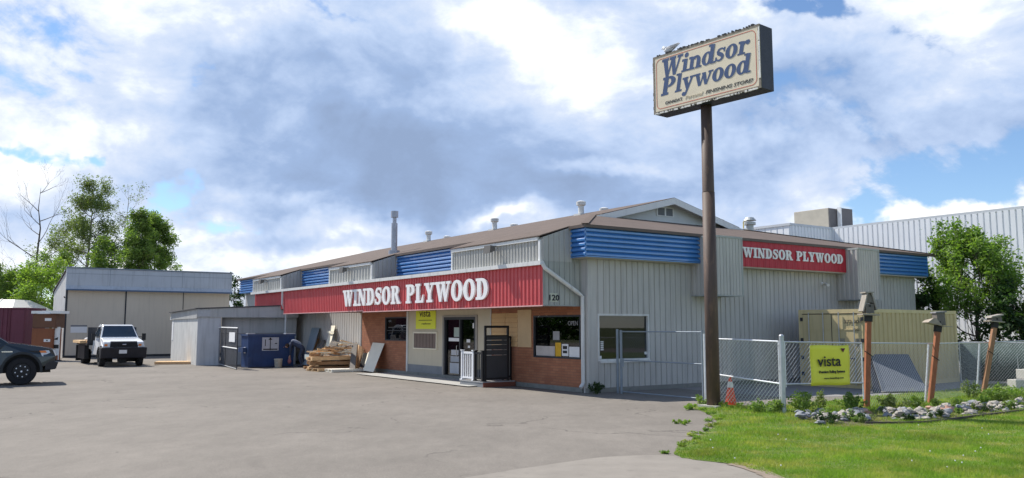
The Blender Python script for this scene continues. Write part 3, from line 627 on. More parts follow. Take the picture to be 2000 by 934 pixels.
mb = MB(); mb.box((xr - .54, yg - .07, 6.76), (xr - .16, yg - .06, 7.08)); mb.box((xr - .06, yg - .07, 6.76), (xr + .32, yg - .06, 7.08)); mb.build('vent_screen', mat('vent_screen_grey', (.20, .21, .22), .8), roof)
def solve_y(px, x, z):
    lo, hi = 2., 60.
    for _ in range(60):
        m_ = (lo + hi) / 2
        if pix(G(x, m_, z))[0] > px: lo = m_
        else: hi = m_
    return lo
def roof_vent(x, y, s=1.0, hh=.42):
    z = ze + sl * ((x if x < xr else 2 * xr - x) - xe)
    mb = MB(); mb.tube([(x, y, z - .1), (x, y, z + hh * s)], .135 * s, 14, caps=False); mb.tube([(x, y, z + hh * s), (x, y, z + (hh + .05) * s), (x, y, z + (hh + .2) * s), (x, y, z + (hh + .25) * s)], [.14 * s, .22 * s, .23 * s, .12 * s], 14)
    mb.box((x - .25 * s, y - .25 * s, z - .08), (x + .25 * s, y + .25 * s, z + .02)); mb.build('roof_vent', M['white_dirty'], roof)
for px_ in (1135, 966, 837): roof_vent(8.35, solve_y(px_, 8.35, 7.3), 1., .40)
for px_ in (1180, 1004, 873): roof_vent(10.4, solve_y(px_, 10.4, 7.3), 1., .42)
# flue on the left slope
best = min(((abs(pix(G(x_ / 10, y_ / 4, ze + sl * (x_ / 10 - xe)))[0] - 770) + abs(pix(G(x_ / 10, y_ / 4, ze + sl * (x_ / 10 - xe)))[1] - 495), x_ / 10, y_ / 4) for x_ in range(0, 90) for y_ in range(0, 140)))
fx, fy = best[1], best[2]; fz = ze + sl * (fx - xe)
ftop = fz + (495 - 412) / F * G(fx, fy).y * 1.0
mb = MB(); mb.tube([(fx, fy, fz - .1), (fx, fy, fz + .12)], .26, 14); mb.tube([(fx, fy, fz), (fx, fy, ftop - .55)], .14, 14); mb.tube([(fx, fy, ftop - .55), (fx, fy, ftop - .2)], .09, 12); mb.tube([(fx, fy, ftop - .28), (fx, fy, ftop)], .17, 14)
mb.build('flue', mat('flue_steel', (.40, .40, .44), .35, .2, 4., metal=.6), roof)
yv = solve_y(1465, 14.2, 6.3) if pix(G(14.2, 2, 6.3))[0] > 1465 else 6.
fx, fy = 14.2, yv; fz = 6.1; Yd = G(fx, fy).y; ftop = 2 + (638 - 424) / F * Yd
mb = MB(); mb.tube([(fx, fy, fz - .5), (fx, fy, ftop - .2)], .17, 14); mb.tube([(fx, fy, ftop - .34), (fx, fy, ftop - .22)], .27, 14); mb.tube([(fx, fy, ftop - .14), (fx, fy, ftop)], [.30, .18], 14); mb.build('flue', mat('flue_pale', (.5, .52, .5), .45, .15, 4., metal=.4), roof)

# ---- hand-drawn fat serif lettering
def ring(cx, cy, rx, ry, tv, th, a0=0, a1=360, n=20):
    if a1 - a0 >= 360: n = 28
    A = [R(a0 + (a1 - a0) * k / n) for k in range(n + 1)]
    o = [(cx + rx * math.cos(a), cy + ry * math.sin(a)) for a in A]; i_ = [(cx + (rx - tv) * math.cos(a), cy + (ry - th) * math.sin(a)) for a in A]
    return [[o[k], o[k + 1], i_[k + 1], i_[k]] for k in range(n)]
def disc(cx, cy, r, n=14): return [[(cx + r * math.cos(2 * math.pi * k / n), cy + r * math.sin(2 * math.pi * k / n)) for k in range(n)]]
def rc(a, b, c, d): return [[(a, b), (c, b), (c, d), (a, d)]]
def stroke(pts, ws):
    r_ = []; P_ = [Vector(p) for p in pts]; L_, R_ = [], []
    for i, p in enumerate(P_):
        d = (P_[min(i + 1, len(P_) - 1)] - P_[max(i - 1, 0)]).normalized(); nn_ = Vector((-d.y, d.x)) * ws[i] / 2; L_.append(tuple(p + nn_)); R_.append(tuple(p - nn_))
    for i in range(len(P_) - 1): r_.append([R_[i], R_[i + 1], L_[i + 1], L_[i]])
    return r_
def sgl(k, kx=1.):
    pts = [(.70, .72), (.64, .86), (.52, .925), (.38, .93), (.25, .87), (.19, .74), (.24, .62), (.38, .54), (.52, .46), (.62, .36), (.62, .22), (.53, .11), (.40, .07), (.25, .09), (.14, .18), (.09, .30)]
    ws = [.08, .10, .12, .14, .18, .23, .26, .27, .27, .26, .23, .17, .14, .12, .10, .08]
    P_ = stroke([(x * kx, y * k) for x, y in pts], [w_ * (k + kx) / 2 for w_ in ws])
    return P_ + [[(x * kx, y * k) for x, y in q] for q in (rc(.66, .66, .77, .98) + rc(.03, .02, .13, .36))]
GL = {
 'I': (.52, rc(.11, .02, .41, .98) + rc(0, 0, .52, .14) + rc(0, .86, .52, 1)),
 'N': (1.06, rc(.12, .05, .27, .95) + rc(.78, .05, .93, 1) + [[(.06, 1), (.40, 1), (.93, 0), (.66, 0)]] + rc(0, 0, .40, .13) + rc(.66, .87, 1.06, 1) + rc(0, .87, .3, .999)),
 'D': (.96, rc(.1, .02, .40, .98) + rc(0, 0, .46, .13) + rc(0, .87, .46, 1) + ring(.42, .5, .52, .5, .31, .13, -90, 90)),
 'O': (.98, ring(.49, .5, .48, .52, .30, .13)),
 'S': (.80, sgl(1.)),
 'R': (1.02, rc(.1, .02, .40, .98) + rc(0, 0, .48, .13) + rc(0, .87, .44, 1) + ring(.43, .735, .43, .265, .28, .11, -90, 90) + [[(.44, .52), (.70, .56), (1.0, .02), (.70, .02)]] + rc(.68, 0, 1.06, .11)),
 'P': (.92, rc(.1, .02, .40, .98) + rc(0, 0, .50, .13) + rc(0, .87, .44, 1) + ring(.43, .70, .46, .30, .29, .12, -90, 90)),
 'L': (.84, rc(.1, .02, .40, .98) + rc(0, .87, .50, 1) + rc(0, 0, .8, .13) + [[(.58, .12), (.81, .12), (.81, .42), (.74, .42)]]),
 'Y': (.98, [[(.06, .95), (.38, .95), (.62, .45), (.36, .42)], [(.70, .95), (.84, .95), (.62, .42), (.50, .42)]] + rc(.35, .05, .64, .47) + rc(.22, 0, .77, .13) + rc(-.02, .87, .46, 1) + rc(.58, .87, .98, 1)),
 'W': (1.38, [[(.06, .95), (.36, .95), (.58, 0), (.38, 0)], [(.46, 0), (.56, 0), (.76, .95), (.64, .95)], [(.58, .95), (.86, .95), (1.06, 0), (.86, 0)], [(.94, 0), (1.03, 0), (1.28, .95), (1.14, .95)]] + rc(-.02, .87, .44, 1) + rc(.50, .87, .92, .999) + rc(1.02, .87, 1.38, 1)),
 'i': (.46, rc(.12, .03, .36, .66) + rc(0, .56, .22, .68) + rc(.04, 0, .48, .10) + disc(.25, .86, .13)),
 'l': (.46, rc(.12, .03, .36, .98) + rc(0, .90, .22, 1) + rc(.04, 0, .48, .10)),
 'n': (.84, rc(.10, .03, .33, .66) + rc(0, .57, .2, .68) + ring(.46, .40, .29, .28, .23, .11, 0, 150) + rc(.52, .03, .75, .41) + rc(.02, 0, .42, .09) + rc(.48, 0, .86, .09)),
 'd': (.84, ring(.33, .34, .32, .35, .22, .09) + rc(.48, .03, .72, .98) + rc(.36, .91, .6, 1) + rc(.6, 0, .86, .09)),
 's': (.60, sgl(.68, .72)),
 'o': (.74, ring(.36, .34, .35, .36, .24, .09)),
 'r': (.64, rc(.10, .03, .33, .66) + rc(0, .57, .2, .68) + rc(.02, 0, .44, .09) + stroke([(.28, .44), (.36, .56), (.5, .62)], [.1, .12, .12]) + disc(.54, .55, .12)),
 'y': (.80, [[(.04, .66), (.30, .66), (.52, .06), (.36, -.04)], [(.58, .66), (.72, .66), (.38, -.26), (.26, -.2)]] + disc(.20, -.20, .11) + rc(0, .59, .38, .68) + rc(.48, .59, .80, .68) + stroke([(.2, -.27), (.3, -.27), (.36, -.2)], [.08, .1, .1])),
 'w': (1.16, [[(.05, .66), (.29, .66), (.48, 0), (.32, 0)], [(.40, 0), (.48, 0), (.64, .66), (.54, .66)], [(.46, .66), (.70, .66), (.90, 0), (.73, 0)], [(.80, 0), (.88, 0), (1.10, .66), (.98, .66)]] + rc(-.02, .59, .36, .68) + rc(.88, .59, 1.18, .68)),
}
def letter(ch, P, U, V, size_x, size_y, m, par, depth, shear=0., fat=0.):
    adv, polys = GL[ch]; mb = MB(); U = Vector(U); V = Vector(V); W = U.cross(V).normalized()
    for k, po in enumerate(polys):
        pp = [((x + shear * y) * size_x, y * size_y) for x, y in po]
        mb.prism(pp, P, U, V, W * (depth + .00012 * k))
    return mb.build('letter', m, par)
def text_w(s, gap): return sum((GL[c][0] if c != ' ' else .5) + gap for c in s) - gap
def word(s, P, U, V, width, size_y, m, par, depth=.05, gap=.07, shear=0.):
    k = width / (text_w(s, gap)); x = 0; P = Vector(P); U = Vector(U)
    for c in s:
        if c == ' ': x += .5 + gap; continue
        letter(c, P + U * (x * k), U, V, k, size_y, m, par, depth, shear); x += GL[c][0] + gap
word('WINDSOR PLYWOOD', (XO - .045, 15.25, 2.90), -Y, Z, 12.05, .72, M['letter_white'], awn, .06, gap=.06)
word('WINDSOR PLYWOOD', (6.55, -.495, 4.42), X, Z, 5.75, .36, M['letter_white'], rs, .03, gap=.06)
# ================================================================ NEIGHBOUR BUILDINGS
wh = thing('warehouse', 'tall white ribbed-metal warehouse rising behind the shop on the right', 'warehouse', G(26, -16), RZ)
mb = MB(); mb.ribs((0, 0, 0), Y, -X, 26, 0, 7.62, .30, .07, .80); mb.box((.01, 0, 0), (20, 42, 7.6)); mb.build('wall', M['warehouse'], wh)
mb = MB(); mb.ribs((-3.8, 25.4, 0), Y, -X, 12, 5, 7.62, .42, .035, .86); mb.ribs((-3.8, 25.4, 0), X, -Y, 3.76, 4, 7.62, .28, .045, .5); mb.box((-3.79, 25.41, 0), (0, 41, 7.6)); mb.build('annex', M['warehouse'], wh, 'lower ribbed block in front of the warehouse wall')
mb = MB(); mb.box((-.06, 0, 7.60), (20, 25.35, 7.74)); mb.box((-3.88, 25.35, 7.60), (20, 42, 7.73)); mb.build('roof_edge', mat('parapet_cap', (.62, .64, .66), .5, .05, 2.), wh)
hb = thing('rooftop_unit', 'tan rooftop air unit with dark louvred end on the white warehouse', 'air unit', G(28, 11, 7.74), RZ)
mb = MB(); mb.box((0, 0, .12), (1.7, 2.5, 1.5)); mb.build('casing', M['hvac'], hb, bevel=.02)
mb = MB(); mb.box((.02, -.06, .16), (.75, 0, 1.46)); mb.box((.85, -.3, .16), (2.0, 0, 1.52)); mb.build('coil_guard', mat('coil_dark', (.13, .12, .12), .6), hb)
mb = MB(); mb.box((.74, -.34, .2), (.84, -.1, 1.56)); mb.build('corner_panel', M['white_paint'], hb)
mb = MB(); mb.box((.1, .1, 0), (.3, 2.4, .12)); mb.box((1.4, .1, 0), (1.6, 2.4, .12)); mb.build('curb', M['dark_metal'], hb)
gpz = thing('gas_pipe', 'bent yellow gas pipe standing on the warehouse annex roof', 'pipe', G(22.6, 13, 7.73), RZ)
mb = MB(); mb.tube([(0, 0, 0), (0, 0, .45), (.03, -.05, .5), (.08, -.45, .5)], .035); mb.tube([(.08, -.43, .5), (.08, -.43, 0)], .025); mb.build('pipe_run', mat('pipe_yellow', (.55, .42, .12), .5), gpz)
vb = thing('roof_box', 'small pale square cowl behind the yellow pipe on the annex roof', 'roof cowl', G(23.2, 15.4, 7.73), RZ)
mb = MB(); mb.box((-.12, -.12, 0), (.12, .12, .6)); mb.box((-.2, -.2, .6), (.2, .2, .9)); mb.build('cowl', M['white_dirty'], vb)

S0 = gp(122, 699)
bs = thing('storage_shed', 'large flat-fronted storage shed with beige sliding doors and grey-blue metal band', 'shed', S0, RZ)
L_ = 10.6
mb = MB(); mb.box((.05, .12, 0), (L_, 7, 4.42)); mb.build('wall', M['shed_beige'], bs)
mb = MB()
for a, b, o in ((.10, 3.62, 0), (3.68, 7.35, -.03), (7.40, L_ - .05, 0)): mb.box((a, .02 + o, .14), (b, .12 + o, 4.42))
mb.build('sliding_door', M['shed_beige'], bs)
mb = MB(); mb.box((3.60, -.03, .1), (3.68, .02, 4.42)); mb.box((7.345, -.02, .1), (7.39, .02, 4.42)); mb.box((.0, -.02, 0), (.10, .06, 5.6)); mb.box((.10, .0, .0), (L_, .12, .135)); mb.build('door_trim', M['dark_metal'], bs)
mb = MB(); mb.box((-.05, -.25, 4.72), (L_ + .05, .1, 5.84)); mb.hexa([(-.05, -.42, 4.42), (L_ + .05, -.42, 4.42), (L_ + .05, .1, 4.42), (-.05, .1, 4.42), (-.05, -.27, 4.718), (L_ + .05, -.27, 4.718), (L_ + .05, .1, 4.718), (-.05, .1, 4.718)])
fa = mb.build('fascia', M['shed_blue'], bs)
mb = MB(); mb.box((-.08, -.30, 5.845), (L_ + .08, .12, 5.93)); mb.box((2.55, -.258, 4.75), (2.57, -.252, 5.83)); mb.box((7.2, -.258, 4.75), (7.22, -.252, 5.83)); mb.box((-.05, -.258, 5.50), (L_, -.252, 5.52)); mb.build('cap', mat('cap_grey', (.20, .24, .28), .5), fa)
mb = MB(); mb.box((-.06, -.44, 4.385), (L_ + .06, -.40, 4.48)); mb.build('door_track', mat('track_blue', (.08, .13, .22), .5), fa)
mb = MB(); mb.hexa([(-.02, .06, 0), (.04, .06, 0), (.04, 7, 0), (-.02, 7, 0), (-.02, .06, 5.75), (.04, .06, 5.75), (.04, 7, 4.55), (-.02, 7, 4.55)]); mb.build('side_wall', M['shed_white'], bs)
mb = MB(); mb.hexa([(-.1, .1, 5.70), (L_, .1, 5.70), (L_, 7.1, 4.5), (-.1, 7.1, 4.5), (-.1, .1, 5.78), (L_, .1, 5.78), (L_, 7.1, 4.58), (-.1, 7.1, 4.58)]); mb.build('roof', M['roof_dark'], bs)
mb = MB(); mb.box((.38, .006, 1.62), (1.35, .018, 2.02)); mb.build('notice_board', M['paper'], bs)
mb = MB(); mb.box((.38, .0, 2.02), (1.35, .018, 2.12)); mb.build('notice_header', mat('header_grey', (.2, .2, .22), .6), bs)
mb = MB(); mb.tube([(-.05, .02, 3.9), (-.12, -.02, 4.0)], .04); mb.build('door_hook', M['dark_metal'], bs)

# small shed
C = gp(383, 714); E2 = gp(333, 702.5); Rr = Vector((-11.6, 45.2, 0))
ss = thing('lean_to_shed', 'low grey plywood shed between the storage shed and the red sign band', 'shed', C)
ux = (Rr - C); Lr = ux.length; ux.normalize(); uy = (E2 - C); Ls = uy.length; uy.normalize()
def quadbox(mb, base, u, a0, a1, out, z0, z1, z1b=None, th=.08, mi=0):
    n_ = Vector((u.y, -u.x, 0)); p = [base + u * a0 + n_ * out, base + u * a1 + n_ * out, base + u * a1 + n_ * (out - th), base + u * a0 + n_ * (out - th)]
    zb = z1 if z1b is None else z1b
    return mb.hexa([(q.x, q.y, z0) for q in p] + [(p[0].x, p[0].y, z1), (p[1].x, p[1].y, zb), (p[2].x, p[2].y, zb), (p[3].x, p[3].y, z1)], mi)
c0 = Vector((0, 0, 0)); e_ = uy * Ls
mb = MB(); quadbox(mb, e_, -uy, 0, Ls - .02, 0, 0, 2.45, 2.5); mb.build('side_wall', M['shed_white'], ss, 'streaky white end wall')
mb = MB(); quadbox(mb, c0, ux, 0, 1.15, 0, 0, 2.5); mb.build('wall', mat('shed_panel', (.50, .51, .53), .7, .1, 1., streak=.2), ss)
mb = MB(); quadbox(mb, c0, ux, 1.15, Lr, -.45, 0, 2.5, 2.9); 
for a in (1.9, 3.1): quadbox(mb, c0, ux, a, a + .03, -.44, 0, 2.3, th=.02)
mb.build('wall', M['shed_grey'], ss)
mb = MB(); quadbox(mb, c0, ux, 1.15, Lr, -.40, 1.62, 1.66, 1.7, th=.04); quadbox(mb, c0, ux, 1.15, Lr, -.41, .95, .98, .98, th=.04); mb.build('batten', mat('batten', (.25, .25, .25), .7), ss)
mb = MB(); quadbox(mb, c0, ux, -.05, Lr + .1, .06, 2.5, 2.93, 3.14); quadbox(mb, e_, -uy, -.2, Ls, .06, 2.45, 2.86, 2.93); mb.build('fascia', M['shed_grey'], ss)
mb = MB(); p = [ux * -.1 + Vector((.0, -.12, 0)), ux * (Lr + .15) + Vector((0, -.12, 0)), ux * (Lr + .1) + uy * Ls, uy * (Ls + .2) - ux * .2]
mb.hexa([(q.x, q.y, z) for q, z in zip(p, (2.94, 3.15, 3.1, 2.87))] + [(q.x, q.y, z + .05) for q, z in zip(p, (2.94, 3.15, 3.1, 2.87))]); mb.build('roof', M['roof_dark'], ss)
mb = MB(); quadbox(mb, c0, ux, .02, .62, .075, 2.55, 2.88, th=.01); mb.build('sign', mat('faded_sign', (.44, .45, .46), .7, .15, 12.), ss)
mb = MB(); quadbox(mb, e_, -uy, .15, .75, .02, 1.2, 2.3, th=.02); mb.build('side_notice', M['paper'], ss)
mb = MB(); quadbox(mb, e_, -uy, -.2, .05, .09, 2.42, 2.62, th=.04); mb.build('gutter_end', M['white_paint'], ss)

wf = thing('far_building', 'white-walled building with a dark gable seen past the shop corner', 'building', at(452, 640, 78) * 1.0)
wf.location.z = 0; wf.rotation_euler = (0, 0, RZ)
mb = MB(); mb.box((0, 0, 0), (9, 8, 3.9)); mb.build('wall', M['white_paint'], wf)
mb = MB(); mb.hexa([(-.3, -.3, 3.6), (9, -.3, 3.6), (9, 8, 3.6), (-.3, 8, 3.6), (-.3, 1.5, 5.0), (9, 1.5, 5.0), (9, 6, 5.0), (-.3, 6, 5.0)]); mb.build('roof', M['white_paint'], wf)
wf2 = thing('long_outbuilding', 'long outbuilding with a pale sheet roof behind the maroon container', 'building', (-51.2, 58.5, 0), R(4))
mb = MB(); mb.box((0, 0, 0), (15.6, 6, 3.2)); mb.build('wall', M['shed_grey'], wf2)
mb = MB(); mb.hexa([(-.3, -.5, 3.2), (16, -.5, 3.2), (16, 6, 3.2), (-.3, 6, 3.2), (-.3, 1.8, 4.0), (15.0, 1.8, 4.0), (15.0, 4, 4.0), (-.3, 4, 4.0)])
for k in range(9): mb.bar((.5 + k * 1.75, -.5, 3.24), (.5 + k * 1.7, 1.8, 4.03), .06, .05)
mb.build('roof', mat('pale_sheet_roof', (.72, .70, .64), .5, .06, 1.), wf2)

# ---- left yard things
mc = thing('shipping_container', 'maroon steel container behind the dark pickup at the left edge', 'container', (-30.35, 52.5, 0), R(3))
mb = MB(); mb.ribs((-14, 0, 0), X, -Y, 13.0, .15, 3.10, .28, .04, .5); mb.box((-14, .005, .15), (-1.0, 2.4, 3.1)); mb.box((-1.0, -.03, .15), (0, 2.4, 3.08)); mb.box((-14, -.05, 3.1), (0, 2.45, 3.2)); mb.box((-14, -.05, .02), (0, 2.45, .15)); mb.build('body', M['maroon'], mc)
mb = MB(); mb.box((-1.02, -.07, .02), (-.92, -.03, 3.2)); mb.box((-.1, -.07, .02), (0, -.03, 3.2)); mb.build('corner_post', mat('maroon_dark', (.12, .03, .045), .6), mc)
bx0 = at(62, 640, 50); bx0.z = 0
for k, (z0, z1, lab) in enumerate(((.0, 1.92, 'tall rust-brown steel cabinet at the bottom beside the maroon container'), (1.94, 2.78, 'darker brown steel cabinet stacked on top of the rust-brown one'))):
    c = thing('steel_cabinet', lab, 'cabinet', (bx0.x + .0, 50, z0), R(2)); h_ = z1 - z0; w_ = (1.28, 1.42)[k]
    mb = MB(); mb.box((.02, 0, 0), (w_, 1.0, h_)); mb.build('body', [M['rust_brown'], mat('dark_brown_cabinet', (.13, .065, .04), .6, .15, 1.)][k], c, bevel=.015)
    mb = MB(); mb.box((.06, -.015, .05), (w_ - .04, 0, h_ - .05)); mb.build('door', [M['rust_brown'], mat('dark_brown_door', (.15, .07, .04), .6, .15, 1.)][k], c)
    mb = MB(); zc = (1.2, .5)[k]; mb.box((.75, -.022, zc - .08), (1.13, -.016, zc + .08)); lb = mb.build('label_plate', M['paper'], c)
    if k == 0:
        mb = MB(); mb.box((.9, -.026, zc - .04), (.98, -.0222, zc + .04)); mb.build('mark', M['ink'], lb)
sh = thing('white_beam', 'long white painted beam lying across the stacked brown cabinets', 'beam', (bx0.x, 50, 2.79), R(2))
mb = MB(); mb.box((0, -.15, 0), (1.72, .9, .16)); mb.box((.42, -.24, -.02), (1.12, -.15, .03)); mb.build('beam', M['white_paint'], sh)
wm = at(104, 640, 50.2); wm.z = 0
ws = thing('white_sign_panel', 'white metal sign panel with a black arrow standing beside the brown cabinets', 'sign panel', wm)
mb = MB(); mb.box((.02, 0, .95), (.38, .08, 2.0)); mb.box((.02, 0, .32), (.38, .08, .72)); mb.box((0, .02, .05), (.04, .07, 1.98)); mb.box((.36, .02, .05), (.40, .07, 1.98)); mb.build('panel', M['white_paint'], ws)
mb = MB(); mb.box((.03, -.01, .73), (.37, .07, .94)); mb.hexa([(.08, -.008, 1.26), (.30, -.008, 1.22), (.30, -.001, 1.22), (.08, -.001, 1.26), (.12, -.008, 1.30), (.34, -.008, 1.40), (.34, -.001, 1.40), (.12, -.001, 1.30)]); mb.build('black_mark', M['ink'], ws)
mb = MB(); mb.box((-.05, -.1, 0), (.5, .2, .05)); mb.build('foot', M['black'], ws)

# ---- tan container
cc = thing('shipping_container', 'tan steel container with closed doors beside the gated wall of the shop', 'container', (11.5, 27.3, 0), R(38))
mb = MB(); Lc = 6.25; Wc = 2.44; Hc = 2.59
mb.ribs((.1, 0, 0), X, -Y, Lc - .2, .14, Hc - .12, .28, .03, .6); mb.ribs((.1, Wc, 0), X, Y, Lc - .2, .14, Hc - .12, .28, .03, .6)
mb.box((.1, .01, .12), (Lc - .03, Wc - .01, Hc - .06)); cb_ = mb.build('body', M['tan_container'], cc)
mb = MB()
for x_ in (0, Lc - .1):
    for y_ in (-.04, Wc - .1): mb.box((x_, y_, 0), (x_ + .12, y_ + .14, Hc))
for y_ in (-.045, Wc - .07): mb.box((.12, y_, 0), (Lc - .1, y_ + .11, .14)); mb.box((.12, y_, Hc - .12), (Lc - .1, y_ + .11, Hc - .003))
for x_ in (.01, Lc - .09): mb.box((x_, .10, 0), (x_ + .1, Wc - .1, .14)); mb.box((x_, .10, Hc - .14), (x_ + .1, Wc - .1, Hc - .003))
mb.build('frame', mat('tan_frame', (.66, .54, .30), .55, .1, 2., streak=.15), cc)
for k in range(2):
    y0 = .11 + k * 1.115; mb = MB(); mb.box((-.02, y0, .15), (.02, y0 + 1.10, Hc - .16)); 
    for z in (.5, 1.2, 1.9): mb.box((-.035, y0 + .08, z), (-.02, y0 + 1.0, z + .03))
    dr = mb.build('door', mat('tan_door', (.60, .49, .27), .55, .1, 1., streak=.2), cc)
    mb = MB()
    for yy in (y0 + .28, y0 + .82):
        mb.tube([(-.07, yy, .1), (-.07, yy, Hc - .1)], .017, 8)
    mb.build('locking_bar', M['galv'], dr)
    mb = MB()
    for z in (.35, .9, 1.5, 2.2): mb.box((-.05, (.08 if k == 0 else 2.30), z), (-.018, (.17 if k == 0 else 2.39), z + .12))
    mb.box((-.09, y0 + .3, .95), (-.075, y0 + .7, .99)); mb.build('hinge', M['dark_metal'], dr)
mb = MB(); mb.box((-.03, 1.208, .15), (-.021, 1.226, Hc - .16)); mb.box((-.03, .12, Hc - .165), (-.0, Wc - .12, Hc - .145)); mb.build('door_seal', M['black'], cc)
bm_text('372 204', .16, (-.037, .45, 2.12), -Y, Z, 'container_number', mat('faded_ink', (.16, .14, .10), .7), cc, off=.003, width=.62)
bm_text('22G1', .10, (-.037, .32, 1.88), -Y, Z, 'container_code', mat('faded_ink2', (.22, .19, .13), .7), cc, off=.002, width=.25)
pg_ = mat('plate_grey', (.3, .27, .2), .6, .4, 40.)
for a_, b_ in ((.75, .95), (.20, .42)): mb = MB(); mb.box((-.0415, a_, 1.36), (-.0365, b_, 1.62)); mb.build('data_plate', pg_, cc)
mb = MB(); mb.tube([(-.037, 1.62, 1.35), (-.042, 1.62, 1.35)], .07, 14); mb.build('round_sticker', mat('sticker_blue', (.05, .08, .3), .6), cc)

def slab(name, lab, cat, m, corners, th=.04, group=None, back=(0, 1, 0), part=None):
    p = [at(*c) for c in corners]          # bl, br, tr, tl
    base = (p[0] + p[1]) / 2
    b = Vector(back) * th; v = [p[0], p[1], p[1] + b, p[0] + b, p[3], p[2], p[2] + b, p[3] + b]
    mb = MB(); mb.hexa([q - base for q in v]); o = mb.build(name, m); o.location = base
    return tag(o, lab, cat, group)
slab('leaning_sheet', 'blue-grey sheet leaning against the tan container behind the middle post', 'sheet', M['lean_sheet'], [(1724, 765, 25.75), (1812, 764, 25.9), (1774, 692, 28.1), (1701, 692, 27.5)], .05)
slab('leaning_sheet', 'dark narrow sheet edge-on left of the blue-grey leaning sheet', 'sheet', M['dark_metal'], [(1706, 768, 25.6), (1722, 768, 25.7), (1703, 700, 27.45), (1698, 700, 27.4)], .04)

# ================================================================ PYLON SIGN
py = thing('pylon_sign', 'tall cream and blue roadside sign with peeling frame on a brown pole', 'sign', (5.07, 21.36, 0), R(-50.6))
mb = MB(); mb.tube([(0, 0, 0), (0, 0, 5.45)], [.172, .160], 28); mb.tube([(0, 0, 5.45), (0, 0, 5.47), (0, 0, 7.8)], [.161, .153, .142], 28)
mb.build('pole', M['pole_brown'], py, smooth=True)
mb = MB(); mb.box((-.28, -.28, -.02), (.28, .28, .05)); mb.build('pole_footing', M['concrete'], py)
x0, x1, z0, z1, yf, yb_ = -1.494, 1.887, 7.747, 9.343, -.325, .215
mb = MB(); mb.box((x0, yf + .02, z0), (x1, yb_, z1)); cabn = mb.build('cabinet', M['cabinet'], py, bevel=.01)
mb = MB(); fw = .055
mb.box((x0, yf - .01, z0), (x1, yf + .02, z0 + fw)); mb.box((x0, yf - .01, z1 - fw), (x1, yf + .02, z1)); mb.box((x0, yf - .01, z0 + fw), (x0 + fw, yf + .02, z1 - fw)); mb.box((x1 - fw, yf - .01, z0 + fw), (x1, yf + .02, z1 - fw))
mb.build('frame', mat('frame_greybrown', (.22, .19, .15), .7, .35, 12., c2=(.40, .36, .28), cf=.5), cabn)
rr = random.Random(5); mb = MB()
for k in range(46):
    t_ = rr.random(); w_ = rr.uniform(.02, .16); h_ = rr.uniform(.012, .05)
    xx = x0 + .05 + t_ * (x1 - x0 - .25); mb.box((xx, yf - .016 - k * .0004, z0 - h_ * .6), (xx + w_, yf - .0105, z0 + h_ * .5))
for k in range(20):
    zz = z0 + rr.random() * 1.45; h_ = rr.uniform(.04, .22); w_ = rr.uniform(.015, .05); mb.box((x1 - w_, yf - .017 - k * .0004, zz), (x1 + .006, yf - .0105, min(zz + h_, z1)))
mb.build('peeling_paint', M['peel'], cabn)
mb = MB()
for k in range(46):
    xx = x0 + .1 + rr.random() * (x1 - x0 - .2); h_ = rr.uniform(.01, .045); w_ = rr.uniform(.01, .09); mb.box((xx, yf - .012 - k * .0002, z1 + .001), (xx + w_, yf + .1, z1 + h_))
for k in range(22):
    xx = x0 + .1 + rr.random() * (x1 - x0 - .2); h_ = rr.uniform(.01, .04); mb.box((xx, yf - .03 - k * .0003, z0 - .01), (xx + rr.uniform(.01, .04), yf - .028, z0 + h_))
for k in range(8):
    zz = z0 + .1 + rr.random() * 1.3; mb.box((x0 - .02, yf, zz), (x0 - .001, yf + .05, zz + rr.uniform(.03, .1)))
mb.build('torn_edging', M['black'], cabn)
fc0 = yf - .004
mb = MB(); mb.box((x0 + fw, fc0, z0 + fw), (x1 - fw, yf + .018, z1 - fw)); face = mb.build('sign_face', M['cream'], py)
mb = MB(); i_ = .115; a0, a1, b0, b1 = x0 + i_, x1 - i_, z0 + i_, z1 - i_; r_ = .14; pts = []
for cx_, cz_, s0 in ((a1 - r_, b1 - r_, 0), (a0 + r_, b1 - r_, 90), (a0 + r_, b0 + r_, 180), (a1 - r_, b0 + r_, 270)):
    for k in range(7): pts.append((cx_ + r_ * math.cos(R(s0 + 15 * k)), cz_ + r_ * math.sin(R(s0 + 15 * k))))
pts.append(pts[0])
for po in stroke(pts, [.018] * len(pts)): mb.prism(po, (0, fc0 - .001, 0), X, Z, (0, -.003, 0))
mb.build('border_line', M['sign_red'], face)
Wf = x1 - x0; Hf = z1 - z0
word('Windsor', (x0 + .070 * Wf, fc0 - .001, z0 + .595 * Hf), X, Z, .83 * Wf, .50, M['sign_blue'], face, .003, gap=.0, shear=.20)
word('Plywood', (x0 + .075 * Wf, fc0 - .001, z0 + .285 * Hf), X, Z, .835 * Wf, .49, M['sign_blue'], face, .003, gap=.0, shear=.20)
bm_text("CANADA'S", .115, (x0 + .20 * Wf, fc0 - .004, z0 + .125 * Hf), X, Z, 'lettering', M['sign_black'], face, off=.0, shear=.3, width=.17 * Wf)
bm_text("FINISHING STORE!", .125, (x0 + .72 * Wf, fc0 - .004, z0 + .125 * Hf), X, Z, 'lettering', M['sign_black'], face, off=.0, shear=.3, width=.42 * Wf)
bm_text("Personal", .13, (x0 + .40 * Wf, fc0 - .004, z0 + .125 * Hf), X, Z, 'lettering', mat('faded_line', (.62, .54, .40), .6), face, shear=.3, width=.17 * Wf)
